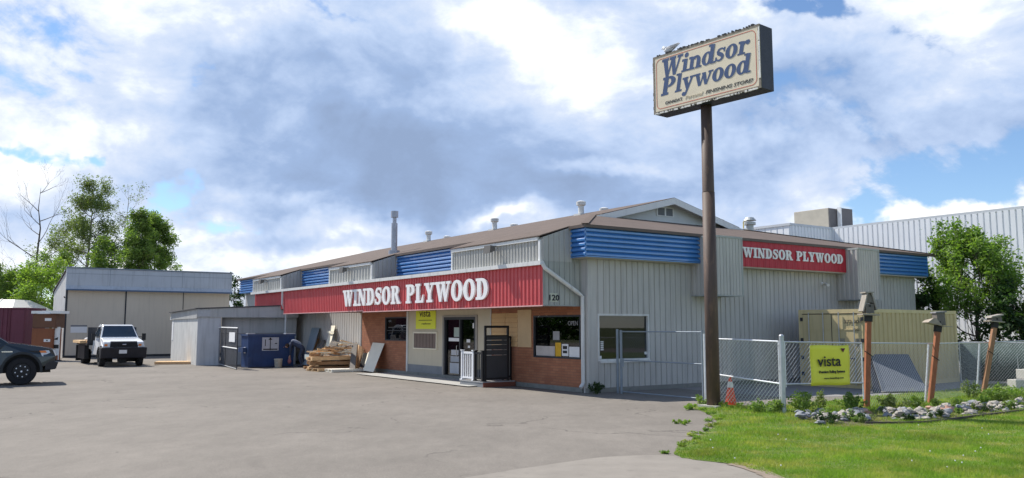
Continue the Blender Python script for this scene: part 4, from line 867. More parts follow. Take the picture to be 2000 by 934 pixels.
# gull
gl = thing('gull', 'white gull with a grey wing perched on the left end of the tall sign', 'bird', py.matrix_basis @ Vector((0, 0, 0)), R(-50.6))
gl.location = Vector((5.07, 21.36, 0)) + Matrix.Rotation(R(-50.6), 3, 'Z') @ Vector((x0 + .38, -.1, z1))
mb = MB(); sphere_mb(mb, (0, 0, .19), .1, 14, 10, (1.75, .8, .85)); sphere_mb(mb, (-.17, 0, .27), .055, 12, 8, (1.1, .9, 1)); mb.tube([(-.10, 0, .22), (-.17, 0, .27)], [.07, .045], 10); mb.tube([(.12, 0, .19), (.30, 0, .25)], [.05, .02], 8); mb.build('body', M['gull'], gl, smooth=True)
mb = MB(); mb.hexa([(-.05, -.085, .19), (.10, -.09, .17), (.36, -.03, .27), (.30, -.02, .285), (-.06, -.07, .24), (.10, -.08, .25), (.37, -.028, .275), (.30, -.01, .295)]); mb.hexa([(-.05, .07, .19), (.10, .08, .17), (.36, .02, .27), (.30, .03, .285), (-.06, .06, .24), (.10, .075, .25), (.37, .025, .275), (.30, .03, .295)]); mb.build('wing', M['gull_grey'], gl)
mb = MB(); mb.tube([(-.02, -.03, .12), (-.02, -.03, 0)], .007, 6); mb.tube([(.02, .03, .12), (.02, .03, 0)], .007, 6); mb.tube([(-.215, 0, .27), (-.27, 0, .255)], [.014, .004], 6); mb.build('leg', mat('gull_leg', (.55, .35, .15), .6), gl)

# ================================================================ FENCES
def meshwire(mb, p, q, z0a, z1a, z0b, z1b, step=.075, r=.0036, r2=None):
    p, q = Vector(p), Vector(q); L = (q - p).length; u = (q - p) / L
    def pt(s, z): return p + u * s + Vector((0, 0, z))
    def lo(s): return z0a + (z0b - z0a) * s / L
    def hi(s): return z1a + (z1b - z1a) * s / L
    hh = max(z1a, z1b) - min(z0a, z0b)
    n = int((L + hh) / step) + 1
    for sg in (1, -1):
        for k in range(n):
            # line z = zmin + (s - s0)*sg
            s0 = -hh + k * step if sg == 1 else k * step
            sa = max(0, s0) if sg == 1 else max(0, s0 - hh); sb = min(L, s0 + hh) if sg == 1 else min(L, s0)
            if sb - sa < .02: continue
            zmin = min(z0a, z0b)
            za = zmin + (sa - s0) * sg; zb_ = zmin + (sb - s0) * sg
            # clip to lo/hi
            pts = []
            for t in (0, 1):
                s, z = (sa, za) if t == 0 else (sb, zb_)
                z = max(lo(s), min(hi(s), z)); pts.append(pt(s, z) + Vector((0, 0, 0)))
            mb.tube(pts, r if sg == 1 else (r2 or r), 3, caps=False)
    return mb
def rtubes(name, segs, r, m, par, label=None, n=10):
    for sg in segs:
        mb = MB(); mb.tube(sg, r, n); o = mb.build(name, m, par, label)
def rel(p, b): return Vector(p) - Vector(b)
# vehicle gate by the shop wall
p0 = gp(1207, 768); p1 = gp(1374, 785)
g1 = thing('chain_link_gate', 'open-framed chain-link gate across the shaded drive beside the shop wall', 'gate', p0)
d = p1 - p0; u = d.normalized()
rtubes('post', [[(0, 0, 0), (0, 0, 1.93)], [u * .17, u * .17 + Z * 1.90]], .04, M['galv_shaded'], g1)
rtubes('rail', [[u * .17 + Z * 1.86, d + Z * 1.86], [u * .17 + Z * 1.0, d + Z * 1.0], [u * .17 + Z * .06, d + Z * .08]], .019, M['galv_shaded'], g1)
rtubes('end_post', [[d + Z * .05, d + Z * 1.92]], .03, M['galv_shaded'], g1)
mb = MB(); meshwire(mb, u * .17, d, .08, 1.84, .08, 1.84, .10, .0016); mb.build('mesh', M['galv_shaded'], g1)
mb = MB(); mb.box((u.x * .2 - .05, u.y * .2 - .08, .8), (u.x * .2 + .05, u.y * .2 + .02, 1.05)); mb.build('latch', M['galv_shaded'], g1)
# leaf between the pole and the tall post
pA = gp(1379, 789); P1 = Vector((6.31, 19.73, 0)); P2 = gp(1693, 797)
g2 = thing('chain_link_gate', 'chain-link gate leaf with bright rails between brown pole and tall galvanised post', 'gate', pA)
d = P1 - pA; u = d.normalized(); dd = d - u * .10
rtubes('post', [[(0, 0, 0), (0, 0, 1.82)]], .035, M['galv_bright'], g2)
rtubes('rail', [[u * .08 + Z * 1.70, dd + Z * 1.66], [u * .08 + Z * .80, dd + Z * .68]], .020, M['galv_bright'], g2)
rtubes('stile', [[dd + Z * .05, dd + Z * 1.68], [u * .08 + Z * .15, u * .08 + Z * 1.70]], .018, M['galv_bright'], g2)
mb = MB(); meshwire(mb, u * .08, dd, .14, 1.69, .04, 1.65, .115, .0068, .0018); mb.build('mesh', M['galv_bright'], g2)
mb = MB()
for z in (.35, .95, 1.55): mb.box((dd.x - .02, dd.y - .02, z), (d.x, d.y + .03, z + .04))
mb.build('hinge', M['galv'], g2)
tp = thing('fence_post', 'tall thick galvanised post with a domed cap at the lawn corner', 'post', P1)
mb = MB(); mb.tube([(0, 0, -.05), (0, 0, 1.78)], .057, 16); mb.build('shaft', M['galv'], tp, smooth=False)
mb = MB(); sphere_mb(mb, (0, 0, 1.78), .062, 14, 8, (1, 1, .8)); mb.build('cap', M['galv'], tp, smooth=True)
# leaf carrying the yellow banner
g3 = thing('chain_link_gate', 'chain-link gate leaf carrying the yellow banner over the shrubs', 'gate', P1)
d = P2 - P1; u = d.normalized(); d = d - u * .1; a = u * .09
rtubes('rail', [[a + Z * 1.65, d + Z * 1.60], [a + Z * .67, d + Z * .62]], .020, M['galv'], g3)
rtubes('stile', [[a + Z * .60, a + Z * 1.67], [d + Z * .22, d + Z * 1.62]], .018, M['galv_bright'], g3)
mb = MB(); meshwire(mb, a, d, .68, 1.64, .63, 1.59, .115, .0058, .0016); mb.build('mesh', M['galv'], g3)
# banner
def on_line(px, A, B):     # parameter along A->B seen at photo column px
    lo, hi = -.2, 1.3
    for _ in range(50):
        m_ = (lo + hi) / 2
        if pix(A + (B - A) * m_ + Z)[0] < px: lo = m_
        else: hi = m_
    return A + (B - A) * lo
nb = Vector((u.y, -u.x, 0))
bl = on_line(1581, P1, P2) + nb * .03; br = on_line(1657, P1, P2) + nb * .03
bb = bl.copy(); Wb = (br - bl).length; rzb = math.atan2(u.y, u.x)
bn = thing('vinyl_banner', 'yellow vinyl banner with dark lettering tied to the chain-link gate leaf', 'banner', bb, rzb)
zb0, zb1 = .60, 1.56
mb = MB(); nx_, nz_ = 12, 10; v = []
for j in range(nz_ + 1):
    for i in range(nx_ + 1):
        fx_, fz_ = i / nx_, j / nz_
        v.append((fx_ * Wb + .012 * math.sin(fz_ * 3), -.014 * math.sin(fx_ * 9) * (1 - .5 * fz_) - .012 * math.sin(fz_ * 7 + fx_ * 3), zb0 + fz_ * (zb1 - zb0) + .012 * math.sin(fx_ * 6.3)))
mb.add(v, [(j * (nx_ + 1) + i, j * (nx_ + 1) + i + 1, (j + 1) * (nx_ + 1) + i + 1, (j + 1) * (nx_ + 1) + i) for j in range(nz_) for i in range(nx_)])
bf = mb.build('sheet', M['yellow'], bn, smooth=True)
sm = bf.modifiers.new('thickness', 'SOLIDIFY'); sm.thickness = .004
def btxt(s, sz, cx_, cz_, w_, m_, off=0.): bm_text(s, sz, (cx_ * Wb, -.034, zb0 + cz_ * (zb1 - zb0)), X, Z, 'lettering', m_, bn, off=off, width=w_ * Wb, depth=.002)
btxt('vista', .36, .46, .48, .60, M['ink'], .004); btxt('Premium Railing Systems', .085, .52, .31, .66, M['ink'], .003); btxt('www.vistarailings.com', .06, .56, .16, .50, M['ink'], .001)
mb = MB(); mb.prism([(.76 * Wb, .92), (.88 * Wb, .92), (.82 * Wb, .82)], (0, -.034, zb0 - .04 + .0), X, Z, (0, -.002, 0)); 
for v_ in range(len(mb.v)): mb.v[v_] = (mb.v[v_][0], mb.v[v_][1], mb.v[v_][2])
mb.build('emblem', mat('emblem_maroon', (.12, .02, .03), .6), bn)
# long fence with leaning posts
P3 = gp(1815, 786); P4 = gp(1915, 770); P5 = gp(2080, 768)
f4 = thing('chain_link_fence', 'chain-link fence run with leaning posts behind the rock border', 'fence', P2)
tops = [(P2, 1.60), (P3, 1.555), (P4, 1.53), (P5, 1.62)]
for i in range(3):
    (A_, ha), (B_, hb_) = tops[i], tops[i + 1]
    la = Vector((.05 if i == 0 else .17, 0, 0)); lb_ = Vector((.17, 0, 0))
    rtubes('rail', [[rel(A_, P2) + la + Z * ha, rel(B_, P2) + lb_ + Z * hb_]], .019, M['galv'], f4)
    mb = MB(); meshwire(mb, rel(A_, P2) + la * .5, rel(B_, P2) + lb_ * .5, .05, ha, .05, hb_, .10, .0030, .0014); mb.build('mesh', M['galv'], f4)
    off_ = Vector((-.09, .03, 0))
    if i < 2:
        rtubes('post', [[rel(B_, P2) + off_, rel(B_, P2) + off_ + Vector((.17, 0, hb_))]], .028, M['galv_bright'], f4)
# windscreen + blocks
q0 = at(1873, 640, 31.5); q1 = at(2110, 640, 28.5); q0.z = q1.z = 0
f5 = thing('screened_fence', 'dark grey-green fabric-screened fence beyond the rock border on the right', 'fence', q0)
mb = MB(); n_ = 24
v = []
for i in range(n_ + 1):
    q = (q1 - q0) * i / n_; dy = .03 * math.sin(i * 1.7); v += [(q.x, q.y + dy, .05), (q.x, q.y + dy * .4, 1.42)]
mb.add(v, [(2 * i, 2 * i + 2, 2 * i + 3, 2 * i + 1) for i in range(n_)]); o = mb.build('screen', M['screen'], f5, smooth=True); o.modifiers.new('thickness', 'SOLIDIFY').thickness = .01
rtubes('post', [[(q1 - q0) * t + Vector((0, .05, 0)), (q1 - q0) * t + Vector((0, .05, 1.46))] for t in (0, .5, 1.)], .025, M['galv'], f5)
rtubes('rail', [[Z * 1.44 + Vector((0, .05, 0)), (q1 - q0) + Z * 1.44 + Vector((0, .05, 0))]], .02, M['galv'], f5)
for k, (px_, Yb, z_, lab) in enumerate(((1982, 27.4, 0, 'left pale concrete block at the right edge behind the fence'), (2012, 27.6, 0, 'right pale concrete block of the lower course at the right edge'), (2000, 27.5, .32, 'upper pale concrete block resting on two others at the right edge'))):
    q = at(px_, 640, Yb); o = thing('concrete_block', lab, 'block', (q.x, q.y, z_), R(8))
    mb = MB(); mb.box((-.24, -.2, 0), (.24, .2, .31)); mb.build('block', M['concrete'], o, bevel=.02)
    mb = MB(); mb.box((-.1, -.04, .31), (.1, .04, .33)); mb.build('lifting_key', M['concrete'], o)

# birdhouse posts
def post_px(base_px, top_px, Yb, lab, kind):
    b = at(*base_px, Yb); b.z = 0; t = at(*top_px, Yb); bp_ = thing('birdhouse_post', lab, 'birdhouse', b, 0, 'birdhouses on leaning stained posts')
    t = t - b; t.y = 0
    mb = MB(); mb.bar((0, 0, -.1), t, .125, .125, up=(0, 1, 0)); mb.build('post', M['post_orange'] if kind != 2 else mat('stained_post_pale', (.34, .18, .10), .7, .25, 5., stretch=(4, 4, .8)), bp_, bevel=.012)
    mb = MB(); ax = t.normalized(); mb.bar(t - ax * .005, t + ax * .17, .15, .15, up=(0, 1, 0)); mb.build('collar', M['black'], bp_)
    c = t + ax * .17
    def mt(x, y, z): return (c.x + x * .88, c.y + y * .88, c.z + z * .9)
    hs = MB(); rf = MB()
    if kind == 0:
        hs.hexa([mt(-.12, -.12, .04), mt(.12, -.12, .04), mt(.12, .14, .04), mt(-.12, .14, .04), mt(-.12, -.12, .30), mt(.12, -.12, .30), mt(.12, .14, .30), mt(-.12, .14, .30)])
        hs.prism([(-.12, .30), (.12, .30), (0, .55)], mt(0, -.12, 0), X, Z, (0, .26, 0))
        rf.hexa([mt(-.22, -.16, .10), mt(-.19, -.16, .08), mt(-.19, .18, .08), mt(-.22, .18, .10), mt(-.08, -.16, .60), mt(-.04, -.16, .60), mt(-.04, .18, .60), mt(-.08, .18, .60)])
        rf.hexa([mt(.17, -.16, .12), mt(.20, -.16, .13), mt(.20, .18, .13), mt(.17, .18, .12), mt(.04, -.16, .60), mt(.08, -.16, .60), mt(.08, .18, .60), mt(.04, .18, .60)])
        rf.box(mt(-.13, -.17, .60), mt(.12, .2, .635))
        pl = MB(); pl.hexa([mt(-.24, -.2, -.01), mt(.24, -.2, -.03), mt(.24, .2, -.03), mt(-.24, .2, -.01), mt(-.24, -.2, .03), mt(.24, -.2, .01), mt(.24, .2, .01), mt(-.24, .2, .03)])
    elif kind == 1:
        hs.hexa([mt(-.06, -.12, .04), mt(.18, -.12, .0), mt(.18, .16, .0), mt(-.06, .16, .04), mt(-.10, -.12, .36), mt(.16, -.12, .38), mt(.16, .16, .38), mt(-.10, .16, .36)])
        rf.hexa([mt(-.13, -.16, .36), mt(.20, -.16, .385), mt(.20, .2, .385), mt(-.13, .2, .36), mt(-.12, -.16, .40), mt(.21, -.16, .425), mt(.21, .2, .425), mt(-.12, .2, .40)])
        pl = MB(); pl.hexa([mt(-.40, -.2, .09), mt(.04, -.2, -.02), mt(.04, .2, -.02), mt(-.40, .2, .09), mt(-.22, -.2, .22), mt(-.14, -.2, .21), mt(.10, .2, .0), mt(-.30, .2, .16)]); pl.hexa([mt(.05, -.16, -.03), mt(.36, -.16, -.05), mt(.36, .2, -.05), mt(.05, .2, -.03), mt(.05, -.16, -.01), mt(.36, -.16, -.03), mt(.36, .2, -.03), mt(.05, .2, -.01)])
    else:
        hs.hexa([mt(-.20, -.12, .03), mt(.18, -.12, .01), mt(.18, .16, .01), mt(-.20, .16, .03), mt(-.16, -.12, .16), mt(.15, -.12, .2), mt(.15, .16, .2), mt(-.16, .16, .16)])
        rf.hexa([mt(-.24, -.18, .14), mt(.20, -.18, .22), mt(.20, .2, .22), mt(-.24, .2, .14), mt(-.20, -.18, .19), mt(.19, -.18, .27), mt(.19, .2, .27), mt(-.20, .2, .19)])
        pl = MB(); pl.hexa([mt(-.30, -.2, .02), mt(.22, -.2, -.02), mt(.22, .2, -.02), mt(-.30, .2, .02), mt(-.30, -.2, .05), mt(.22, -.2, .01), mt(.22, .2, .01), mt(-.30, .2, .05)])
    ho = hs.build('birdhouse', M['wood_grey'], bp_); rf.build('roof', mat('grey_roof_board', (.33, .30, .26) if kind != 1 else (.22, .22, .23), .85, .25, 6., stretch=(3, 3, 1)), ho); pl.build('floor_board', mat('floor_board_wood', (.36, .31, .25), .85, .2, 6.), ho)
    mb = MB(); mb.tube([mt(0 if kind else .0, -.121, .24 if kind == 0 else .10), mt(0, -.135, .24 if kind == 0 else .10)], .025, 12); mb.build('entrance_hole', M['ink'], ho)
    mb = MB(); cz = t * .62; mb.bar(cz + Vector((-.10, -.068, .08)), cz + Vector((.09, -.068, -.05)), .012, .02); mb.build('tie_wire', M['black'], bp_)
post_px((1692, 797), (1696, 628), 21.1, 'upright steep-roofed birdhouse on the orange post beside the yellow banner', 0)
post_px((1816, 787), (1831, 648), 22.55, 'broken birdhouse with a tipped floor board on the middle leaning orange post', 1)
post_px((1919, 771), (1942, 640), 25.3, 'low flat birdhouse on the paler leaning post nearest the right edge', 2)

# traffic cone
cn = gp(1425, 794); cn = cn + Vector((.12, .35, 0)); tc_ = thing('traffic_cone', 'orange traffic cone with a white band behind the chain-link gate', 'cone', cn)
mb = MB(); mb.tube([(0, 0, .03), (0, 0, .72)], [.15, .028], 20); mb.box((-.19, -.19, 0), (.19, .19, .035)); mb.build('body', M['cone'], tc_)
mb = MB(); mb.tube([(0, 0, .45), (0, 0, .60)], [.083, .056], 20, caps=False); mb.build('band', M['paper'], tc_)

# ================================================================ SHOP FRONT THINGS
pf = thing('entrance_platform', 'low grey-decked wooden platform outside the entrance door', 'platform', G(0, 0), RZ)
mb = MB()
for k in range(9): mb.box((-1.40 + k * .145, 3.82, .15), (-1.40 + k * .145 + .138, 5.34, .185))
mb.build('deck_board', mat('deck_grey', (.34, .34, .34), .8, .1, 5.), pf)
mb = MB(); mb.box((-1.385, 3.84, 0), (-1.345, 5.32, .15)); mb.build('riser', mat('riser_grey', (.24, .25, .26), .7), pf)
mb = MB(); mb.box((-1.385, 3.80, 0), (-.10, 3.838, .15)); mb.box((-.10, 3.84, 0), (-.06, 5.3, .15)); mb.build('riser', mat('riser_brown', (.20, .07, .045), .7), pf, 'red-brown side board')
def railing(y0, y1, m, lab, h=1.0, nb=5):
    o = thing('railing_panel', lab, 'railing', G(-1.33, y0, .186), RZ); L = y1 - y0
    mb = MB(); mb.box((-.04, 0, 0), (.04, .07, h)); mb.build('post', m, o); mb = MB(); mb.box((-.04, L - .07, 0), (.04, L, h)); mb.build('post', m, o)
    mb = MB(); mb.box((-.03, .07, h - .1), (.03, L - .07, h - .03)); mb.build('rail', m, o); mb = MB(); mb.box((-.03, .07, .06), (.03, L - .07, .12)); mb.build('rail', m, o)
    for k in range(nb):
        yy = .07 + (L - .14) * (k + .5) / nb; mb = MB(); mb.box((-.018, yy - .018, .12), (.018, yy + .018, h - .1)); mb.build('baluster', m, o)
    mb = MB(); mb.box((-.06, -.02, h), (.06, .10, h + .03)); mb.box((-.06, L - .1, h), (.06, L + .02, h + .03)); mb.box((-.06, -.02, 0), (.06, .10, .03)); mb.box((-.06, L - .1, 0), (.06, L + .05, .03)); mb.build('cap', m, o)
railing(4.48, 5.30, mat('white_vinyl', (.82, .83, .85), .35, .02, 2.), 'white sample railing panel outside the entrance door')
railing(3.90, 4.44, M['black'], 'black sample railing panel next to the white one', nb=3)
dg_ = thing('privacy_gate_sample', 'tall dark slatted display gate standing on the entrance platform', 'gate', G(-1.31, 3.87, .186), RZ)
mb = MB(); mb.box((0, -.03, 0), (.07, .03, 1.86)); mb.box((.91, -.03, 0), (.98, .03, 1.86)); mb.box((.07, -.03, 1.78), (.91, .03, 1.86)); mb.box((.07, -.03, .05), (.91, .03, .12)); mb.box((.07, -.03, 1.50), (.91, .03, 1.54)); mb.build('frame', M['black'], dg_)
for k, (a, b) in enumerate(((.12, .86), (.88, 1.04), (1.06, 1.21), (1.23, 1.36), (1.38, 1.5))):
    mb = MB(); mb.box((.07, -.015, a), (.91, .015, b)); mb.build('slat_board', mat('dark_board', (.055, .057, .062), .5, .1, 3.), dg_)
mb = MB()
for z in (.867, 1.047, 1.217, 1.367): mb.box((.08, -.022, z), (.28, -.016, z + .011)); mb.box((.36, -.022, z + .002), (.88, -.016, z + .009))
mb.build('slat_gap', mat('gap_pale', (.45, .45, .42), .6), dg_)
d2_ = thing('narrow_gate_sample', 'narrow black display frame behind the tall dark gate panel', 'gate', G(-.38, 4.2, .186), RZ)
mb = MB(); mb.box((0, -.03, 0), (.05, .03, 1.5)); mb.box((.32, -.03, 0), (.38, .03, 1.5)); mb.box((.05, -.03, 1.44), (.32, .03, 1.5)); mb.box((.05, -.03, .1), (.32, .03, .15)); mb.build('frame', M['black'], d2_)
mb = MB(); mb.box((.05, -.01, .15), (.32, .01, 1.44)); mb.build('infill', mat('infill_grey', (.30, .30, .29), .5), d2_)
# yellow poster on the wall
pw = thing('wall_poster', 'yellow-green poster hanging on the beige wall under the red band', 'poster', G(-.02, 0), RZ)
mb = MB(); mb.box((-.008, 9.55, 1.92), (0, 11.25, 2.655)); mb.build('sheet', M['poster_yellow'], pw)
bm_text('vista', .42, (-.0095, 10.45, 2.42), -Y, Z, 'lettering', M['ink'], pw, off=.004, width=.95, depth=.001)
mb = MB(); mb.box((-.0095, 9.85, 2.26), (-.0082, 11.0, 2.285)); mb.build('rule', M['ink'], pw)
bm_text('railings', .1, (-.0095, 10.35, 2.10), -Y, Z, 'lettering', M['ink'], pw, off=.002, width=.75, depth=.001)

# dumpster
da = gp(484, 718.5); ud = D2.copy(); Ld = 2.3
dm = thing('dumpster', 'dark blue steel waste bin with a white placard by the grey shed', 'dumpster', da, math.atan2(ud.y, ud.x))
mb = MB(); mb.hexa([(0, 0, .12), (Ld, 0, .12), (Ld, 1.15, .12), (0, 1.15, .12), (-.03, -.02, 1.62), (Ld + .03, -.02, 1.62), (Ld + .03, 1.15, 1.62), (-.03, 1.15, 1.62)])
mb.build('bin', M['dumpster'], dm)
mb = MB(); mb.box((-.07, -.07, 1.55), (Ld + .07, -.02, 1.64)); mb.box((-.07, -.02, 1.55), (-.03, 1.15, 1.64)); mb.box((-.22, .2, .75), (-.03, .95, .98)); mb.box((.0, -.06, .04), (.12, .0, .5)); mb.box((.0, .0, 0), (.14, 1.1, .12)); mb.box((Ld - .14, 0, 0), (Ld, 1.1, .12)); mb.box((.14, 0, .03), (Ld - .14, .1, .12)); mb.build('rim', mat('dumpster_rim', (.04, .07, .16), .5, .3, 3.), dm)
lg_ = mat('lid_grey', (.45, .46, .48), .5)
for a_, b_ in ((-.06, .3), (Ld - .45, Ld + .05)): mb = MB(); mb.box((a_, -.05, 1.642), (b_, .3, 1.69)); mb.build('lid', lg_, dm)
mb = MB(); mb.box((.66, -.045, .82), (1.50, -.038, 1.48)); pc = mb.build('placard', mat('placard_grey', (.46, .48, .53), .6, .15, 6.), dm)
mb = MB(); mb.box((1.05, -.049, .84), (1.09, -.046, 1.38)); mb.box((.98, -.049, 1.36), (1.16, -.046, 1.40)); mb.box((.80, -.049, 1.05), (.84, -.046, 1.38)); mb.box((1.30, -.049, 1.15), (1.42, -.046, 1.2)); mb.box((.72, -.049, .86), (1.44, -.046, .92)); mb.tube([(1.07, -.046, 1.42), (1.07, -.049, 1.42)], .05, 10); mb.build('placard_mark', M['ink'], pc)
mb = MB(); mb.box((-.05, .3, .70), (-.045, .6, 1.0)); mb.build('sticker', M['paper'], dm)
bk = gp(541, 718); bo_ = thing('bucket', 'dirty cream bucket on the ground in front of the dumpster', 'bucket', bk + Vector((.1, -.15, 0)))
mb = MB(); mb.tube([(0, 0, 0), (0, 0, .42)], [.17, .20], 20); mb.build('pail', mat('pail_cream', (.40, .36, .29), .6, .2, 6.), bo_)
mb = MB(); mb.tube([(0, 0, .40), (0, 0, .44)], .212, 20); mb.build('rim', mat('pail_rim', (.5, .47, .4), .6), bo_)
mb = MB(); mb.tube([(-.21, 0, .4), (-.15, -.12, .30), (0, -.2, .25), (.15, -.12, .30), (.21, 0, .4)], .008, 6); mb.build('handle', M['galv'], bo_)
# yard gate leaf
ga = gp(419, 712); gb = gp(462, 722.5)
yg_ = thing('yard_gate', 'open wire gate leaf with two white rails and a paper notice left of the dumpster', 'gate', ga); d = gb - ga; u = d.normalized()
rtubes('rail', [[d * .1 + Z * 1.98, d + Z * 1.95], [d * .35 + Z * 1.0, d + Z * .98]], .032, M['white_paint'], yg_)
rtubes('rail', [[Z * .1, d + Z * .04]], .022, M['galv'], yg_)
rtubes('stile', [[Z * .1, Z * 1.98], [d + Z * .02, d + Z * 1.97], [d * .5 + Z * .06, d * .5 + Z * 1.97]], .022, M['dark_metal'], yg_)
mb = MB(); meshwire(mb, Vector((0, 0, 0)), d, .12, 1.96, .06, 1.94, .10, .003); mb.build('mesh', M['dark_metal'], yg_)
mb = MB(); nn_ = Vector((u.y, -u.x, 0)); q0_ = d * .68; q1_ = d * .92
mb.hexa([(q + nn_ * o_) + Z * z for z in (1.28, 1.74) for q, o_ in ((q0_, .04), (q1_, .04), (q1_, .03), (q0_, .03))]); mb.build('notice', M['paper'], yg_)
pp_ = gp(345, 711)
wp = thing('wooden_step', 'low new-timber step in front of the small shed end wall', 'step', pp_, R(12))
mb = MB()
for k in range(6): mb.box((-1.05, -.55 + k * .2, .10), (1.05, -.37 + k * .2, .14))
mb.build('deck', M['wood_new'], wp)
mb = MB(); mb.box((-1.03, -.54, 0), (1.03, -.50, .10)); mb.box((-1.03, .56, 0), (1.03, .60, .10)); mb.box((1.0, -.50, 0), (1.04, .56, .10)); mb.box((-1.04, -.50, 0), (-1.0, .56, .10)); mb.build('edge_board', mat('edge_timber', (.66, .42, .24), .8), wp)

# leaning boards
def wY(px, D):      # depth of the wall-parallel plane D metres in front of facade A at photo column px
    r = ray(px, 640); q = O - D2 * D; det = r.x * (-D1.y) + r.y * D1.x; t = (q.x * (-D1.y) + q.y * D1.x) / det; return r.y * t
def aw(px, py, D): return (px, py, wY(px, D))
slab('leaning_board', 'wide grey composite board leaning on the wall behind the bending man', 'board', M['plank_grey'], [aw(590, 712, 1.3), aw(601, 713, 1.3), aw(624.5, 641, .10), aw(609, 640, .10)], .05)
slab('leaning_sheet', 'pale rectangular sheet leaning on the brick wall beside the lumber heap', 'sheet', M['sheet_pale'], [aw(709, 723.5, .75), aw(729, 727, .75), aw(751, 671, .08), aw(728, 669, .08)], .035)
slab('leaning_sheet', 'small cream offcut standing behind the pale leaning sheet', 'sheet', M['wood_pale'], [aw(712, 712, .5), aw(719, 712, .5), aw(724, 683, .2), aw(718, 690, .2)], .02)
slab('leaning_board', 'pale yellow board leaning high against the ribbed wall', 'board', M['wood_pale'], [aw(632, 692, .7), aw(640, 693, .7), aw(655, 636, .10), aw(646, 636, .10)], .04)
slab('leaning_board', 'short pale crosspiece nailed across the tall yellow board', 'board', M['wood_pale'], [aw(639, 651, .35), aw(652, 652, .35), aw(652, 647.5, .33), aw(639, 646.5, .33)], .03)
def pallet(lab, loc, rz, m, sx=1.2, sy=1.0, group='pallets by the lumber heap'):
    o = thing('pallet', lab, 'pallet', loc, rz, group)
    mb = MB(); n_ = 6
    for k in range(n_): mb.box((-sx / 2, -sy / 2 + k * sy / n_ + .01, .105), (sx / 2, -sy / 2 + (k + 1) * sy / n_ - .02, .128))
    mb.build('top_board', m, o)
    for k in (-1, 0, 1):
        mb = MB(); yy = k * (sy / 2 - .05); mb.box((-sx / 2, yy - .045, .02), (sx / 2, yy + .045, .105)); mb.build('stringer', m, o)
    for k in (-1, 0, 1):
        mb = MB(); xx = k * (sx / 2 - .06); mb.box((xx - .05, -sy / 2, 0), (xx + .05, sy / 2, .02)); mb.build('bottom_board', m, o)
    return o
rr = random.Random(3)
labs = ['lowest brown timber bundle of the scrap heap, lying on the asphalt', 'second brown timber bundle of the scrap heap', 'topmost brown timber bundle of the scrap heap, slightly skewed']
end_m = [M['wood_brown'], M['wood_brown'], M['wood_new'], M['wood_brown']]
for k in range(3):
    o = thing('timber_bundle', labs[k], 'timber', G(-1.22 + rr.uniform(-.08, .08), 17.35 + rr.uniform(-.06, .1), .0 + k * .21), RZ + R(rr.uniform(-11, 11)), 'stacked timber bundles')
    for j in range(5):
        mb = MB(); yy = -.55 + j * .24; xa = -.92 - rr.uniform(-.08, .26); xb = 1.0 + rr.uniform(-.25, .2); hh = rr.uniform(.12, .165)
        mb.box((xa, yy, .06), (xb, yy + rr.uniform(.13, .21), .06 + hh)); mb.build('timber', end_m[(j * 2 + k) % 4], o, bevel=.008)
    for xx in (-.86, .72): mb = MB(); mb.box((xx, -.6, 0), (xx + .14, .66, .058)); mb.build('bearer', M['wood_new'], o)
pallet('white-topped pallet lying flat in front of the lumber heap', G(-1.02, 15.75), RZ + R(-4), mat('pale_pallet', (.80, .76, .66), .8, .08, 4.), 1.95, 1.0)
pallet('splintered new-wood pallet at the left foot of the lumber heap', G(-1.85, 16.9), RZ + R(8), M['wood_new'], 1.0, 1.1)
bl_ = [('dark weathered plank leaning on the heap near its middle', 'wood_grey', (637, 700, 1.2), (654, 667, .3), .36), ('grey round-ended plank leaning at the right of the heap', 'wood_grey', (688, 722, 1.05), (693, 673, .25), .26), ('orange-brown plank leaning right of the grey one', 'wood_brown', (697, 722, .7), (705, 677, .12), .17), ('thin golden plank between the grey and brown planks', 'wood_new', (692, 718, .85), (699, 675, .15), .13), ('dark slanting plank at the left rear of the heap', 'wood_grey', (614, 712, 1.2), (632, 664, .12), .18), ('thin brown batten crossing behind the left of the heap', 'wood_brown', (603, 712, 1.), (622, 662, .12), .10), ('thin tan batten left of the dark slanting plank', 'wood_new', (620, 708, 1.2), (638, 672, .15), .08), ('short black offcut at the right end of the heap', 'black', (707, 716, .5), (714, 690, .12), .20), ('reddish batten leaning at the far right of the heap', 'wood_brown', (702, 717, .5), (710, 682, .1), .09), ('weathered batten leaning against the ribbed wall behind the heap', 'wood_grey', (660, 690, .7), (668, 664, .12), .12)]
for lab, m_, a, b, w_ in bl_:
    p = at(*aw(*a)); q = at(*aw(*b)); mb = MB(); mb.bar((0, 0, 0), q - p, w_, .05, up=(0, 1, 0)); o = mb.build('plank', M[m_], None, bevel=.006); o.location = p; tag(o, lab, 'plank', 'loose planks in the lumber heap')
for k in range(46):
    lx = rr.uniform(-2.1, -.25); ly = rr.uniform(16.85, 17.9); t_ = (lx + 2.5) / 2.2
    z = .64 + rr.uniform(0, .26) + (.50 * t_ if t_ > .3 else 0) * rr.random(); a = rr.uniform(-.7, .9); L = rr.uniform(.3, .85)
    mb = MB(); dv = Vector((math.cos(a), math.sin(a) * .8, rr.uniform(-.2, .28))) * L / 2; mb.bar(-dv, dv, rr.uniform(.07, .14), rr.uniform(.03, .08)); o = mb.build('offcut', [M['wood_new'], M['wood_pale'], M['wood_brown'], M['wood_new']][k % 4], None); o.location = G(lx, ly, z); tag(o, 'short broken offcut tangled on top of the lumber heap', 'offcut', 'broken offcuts on the lumber heap')

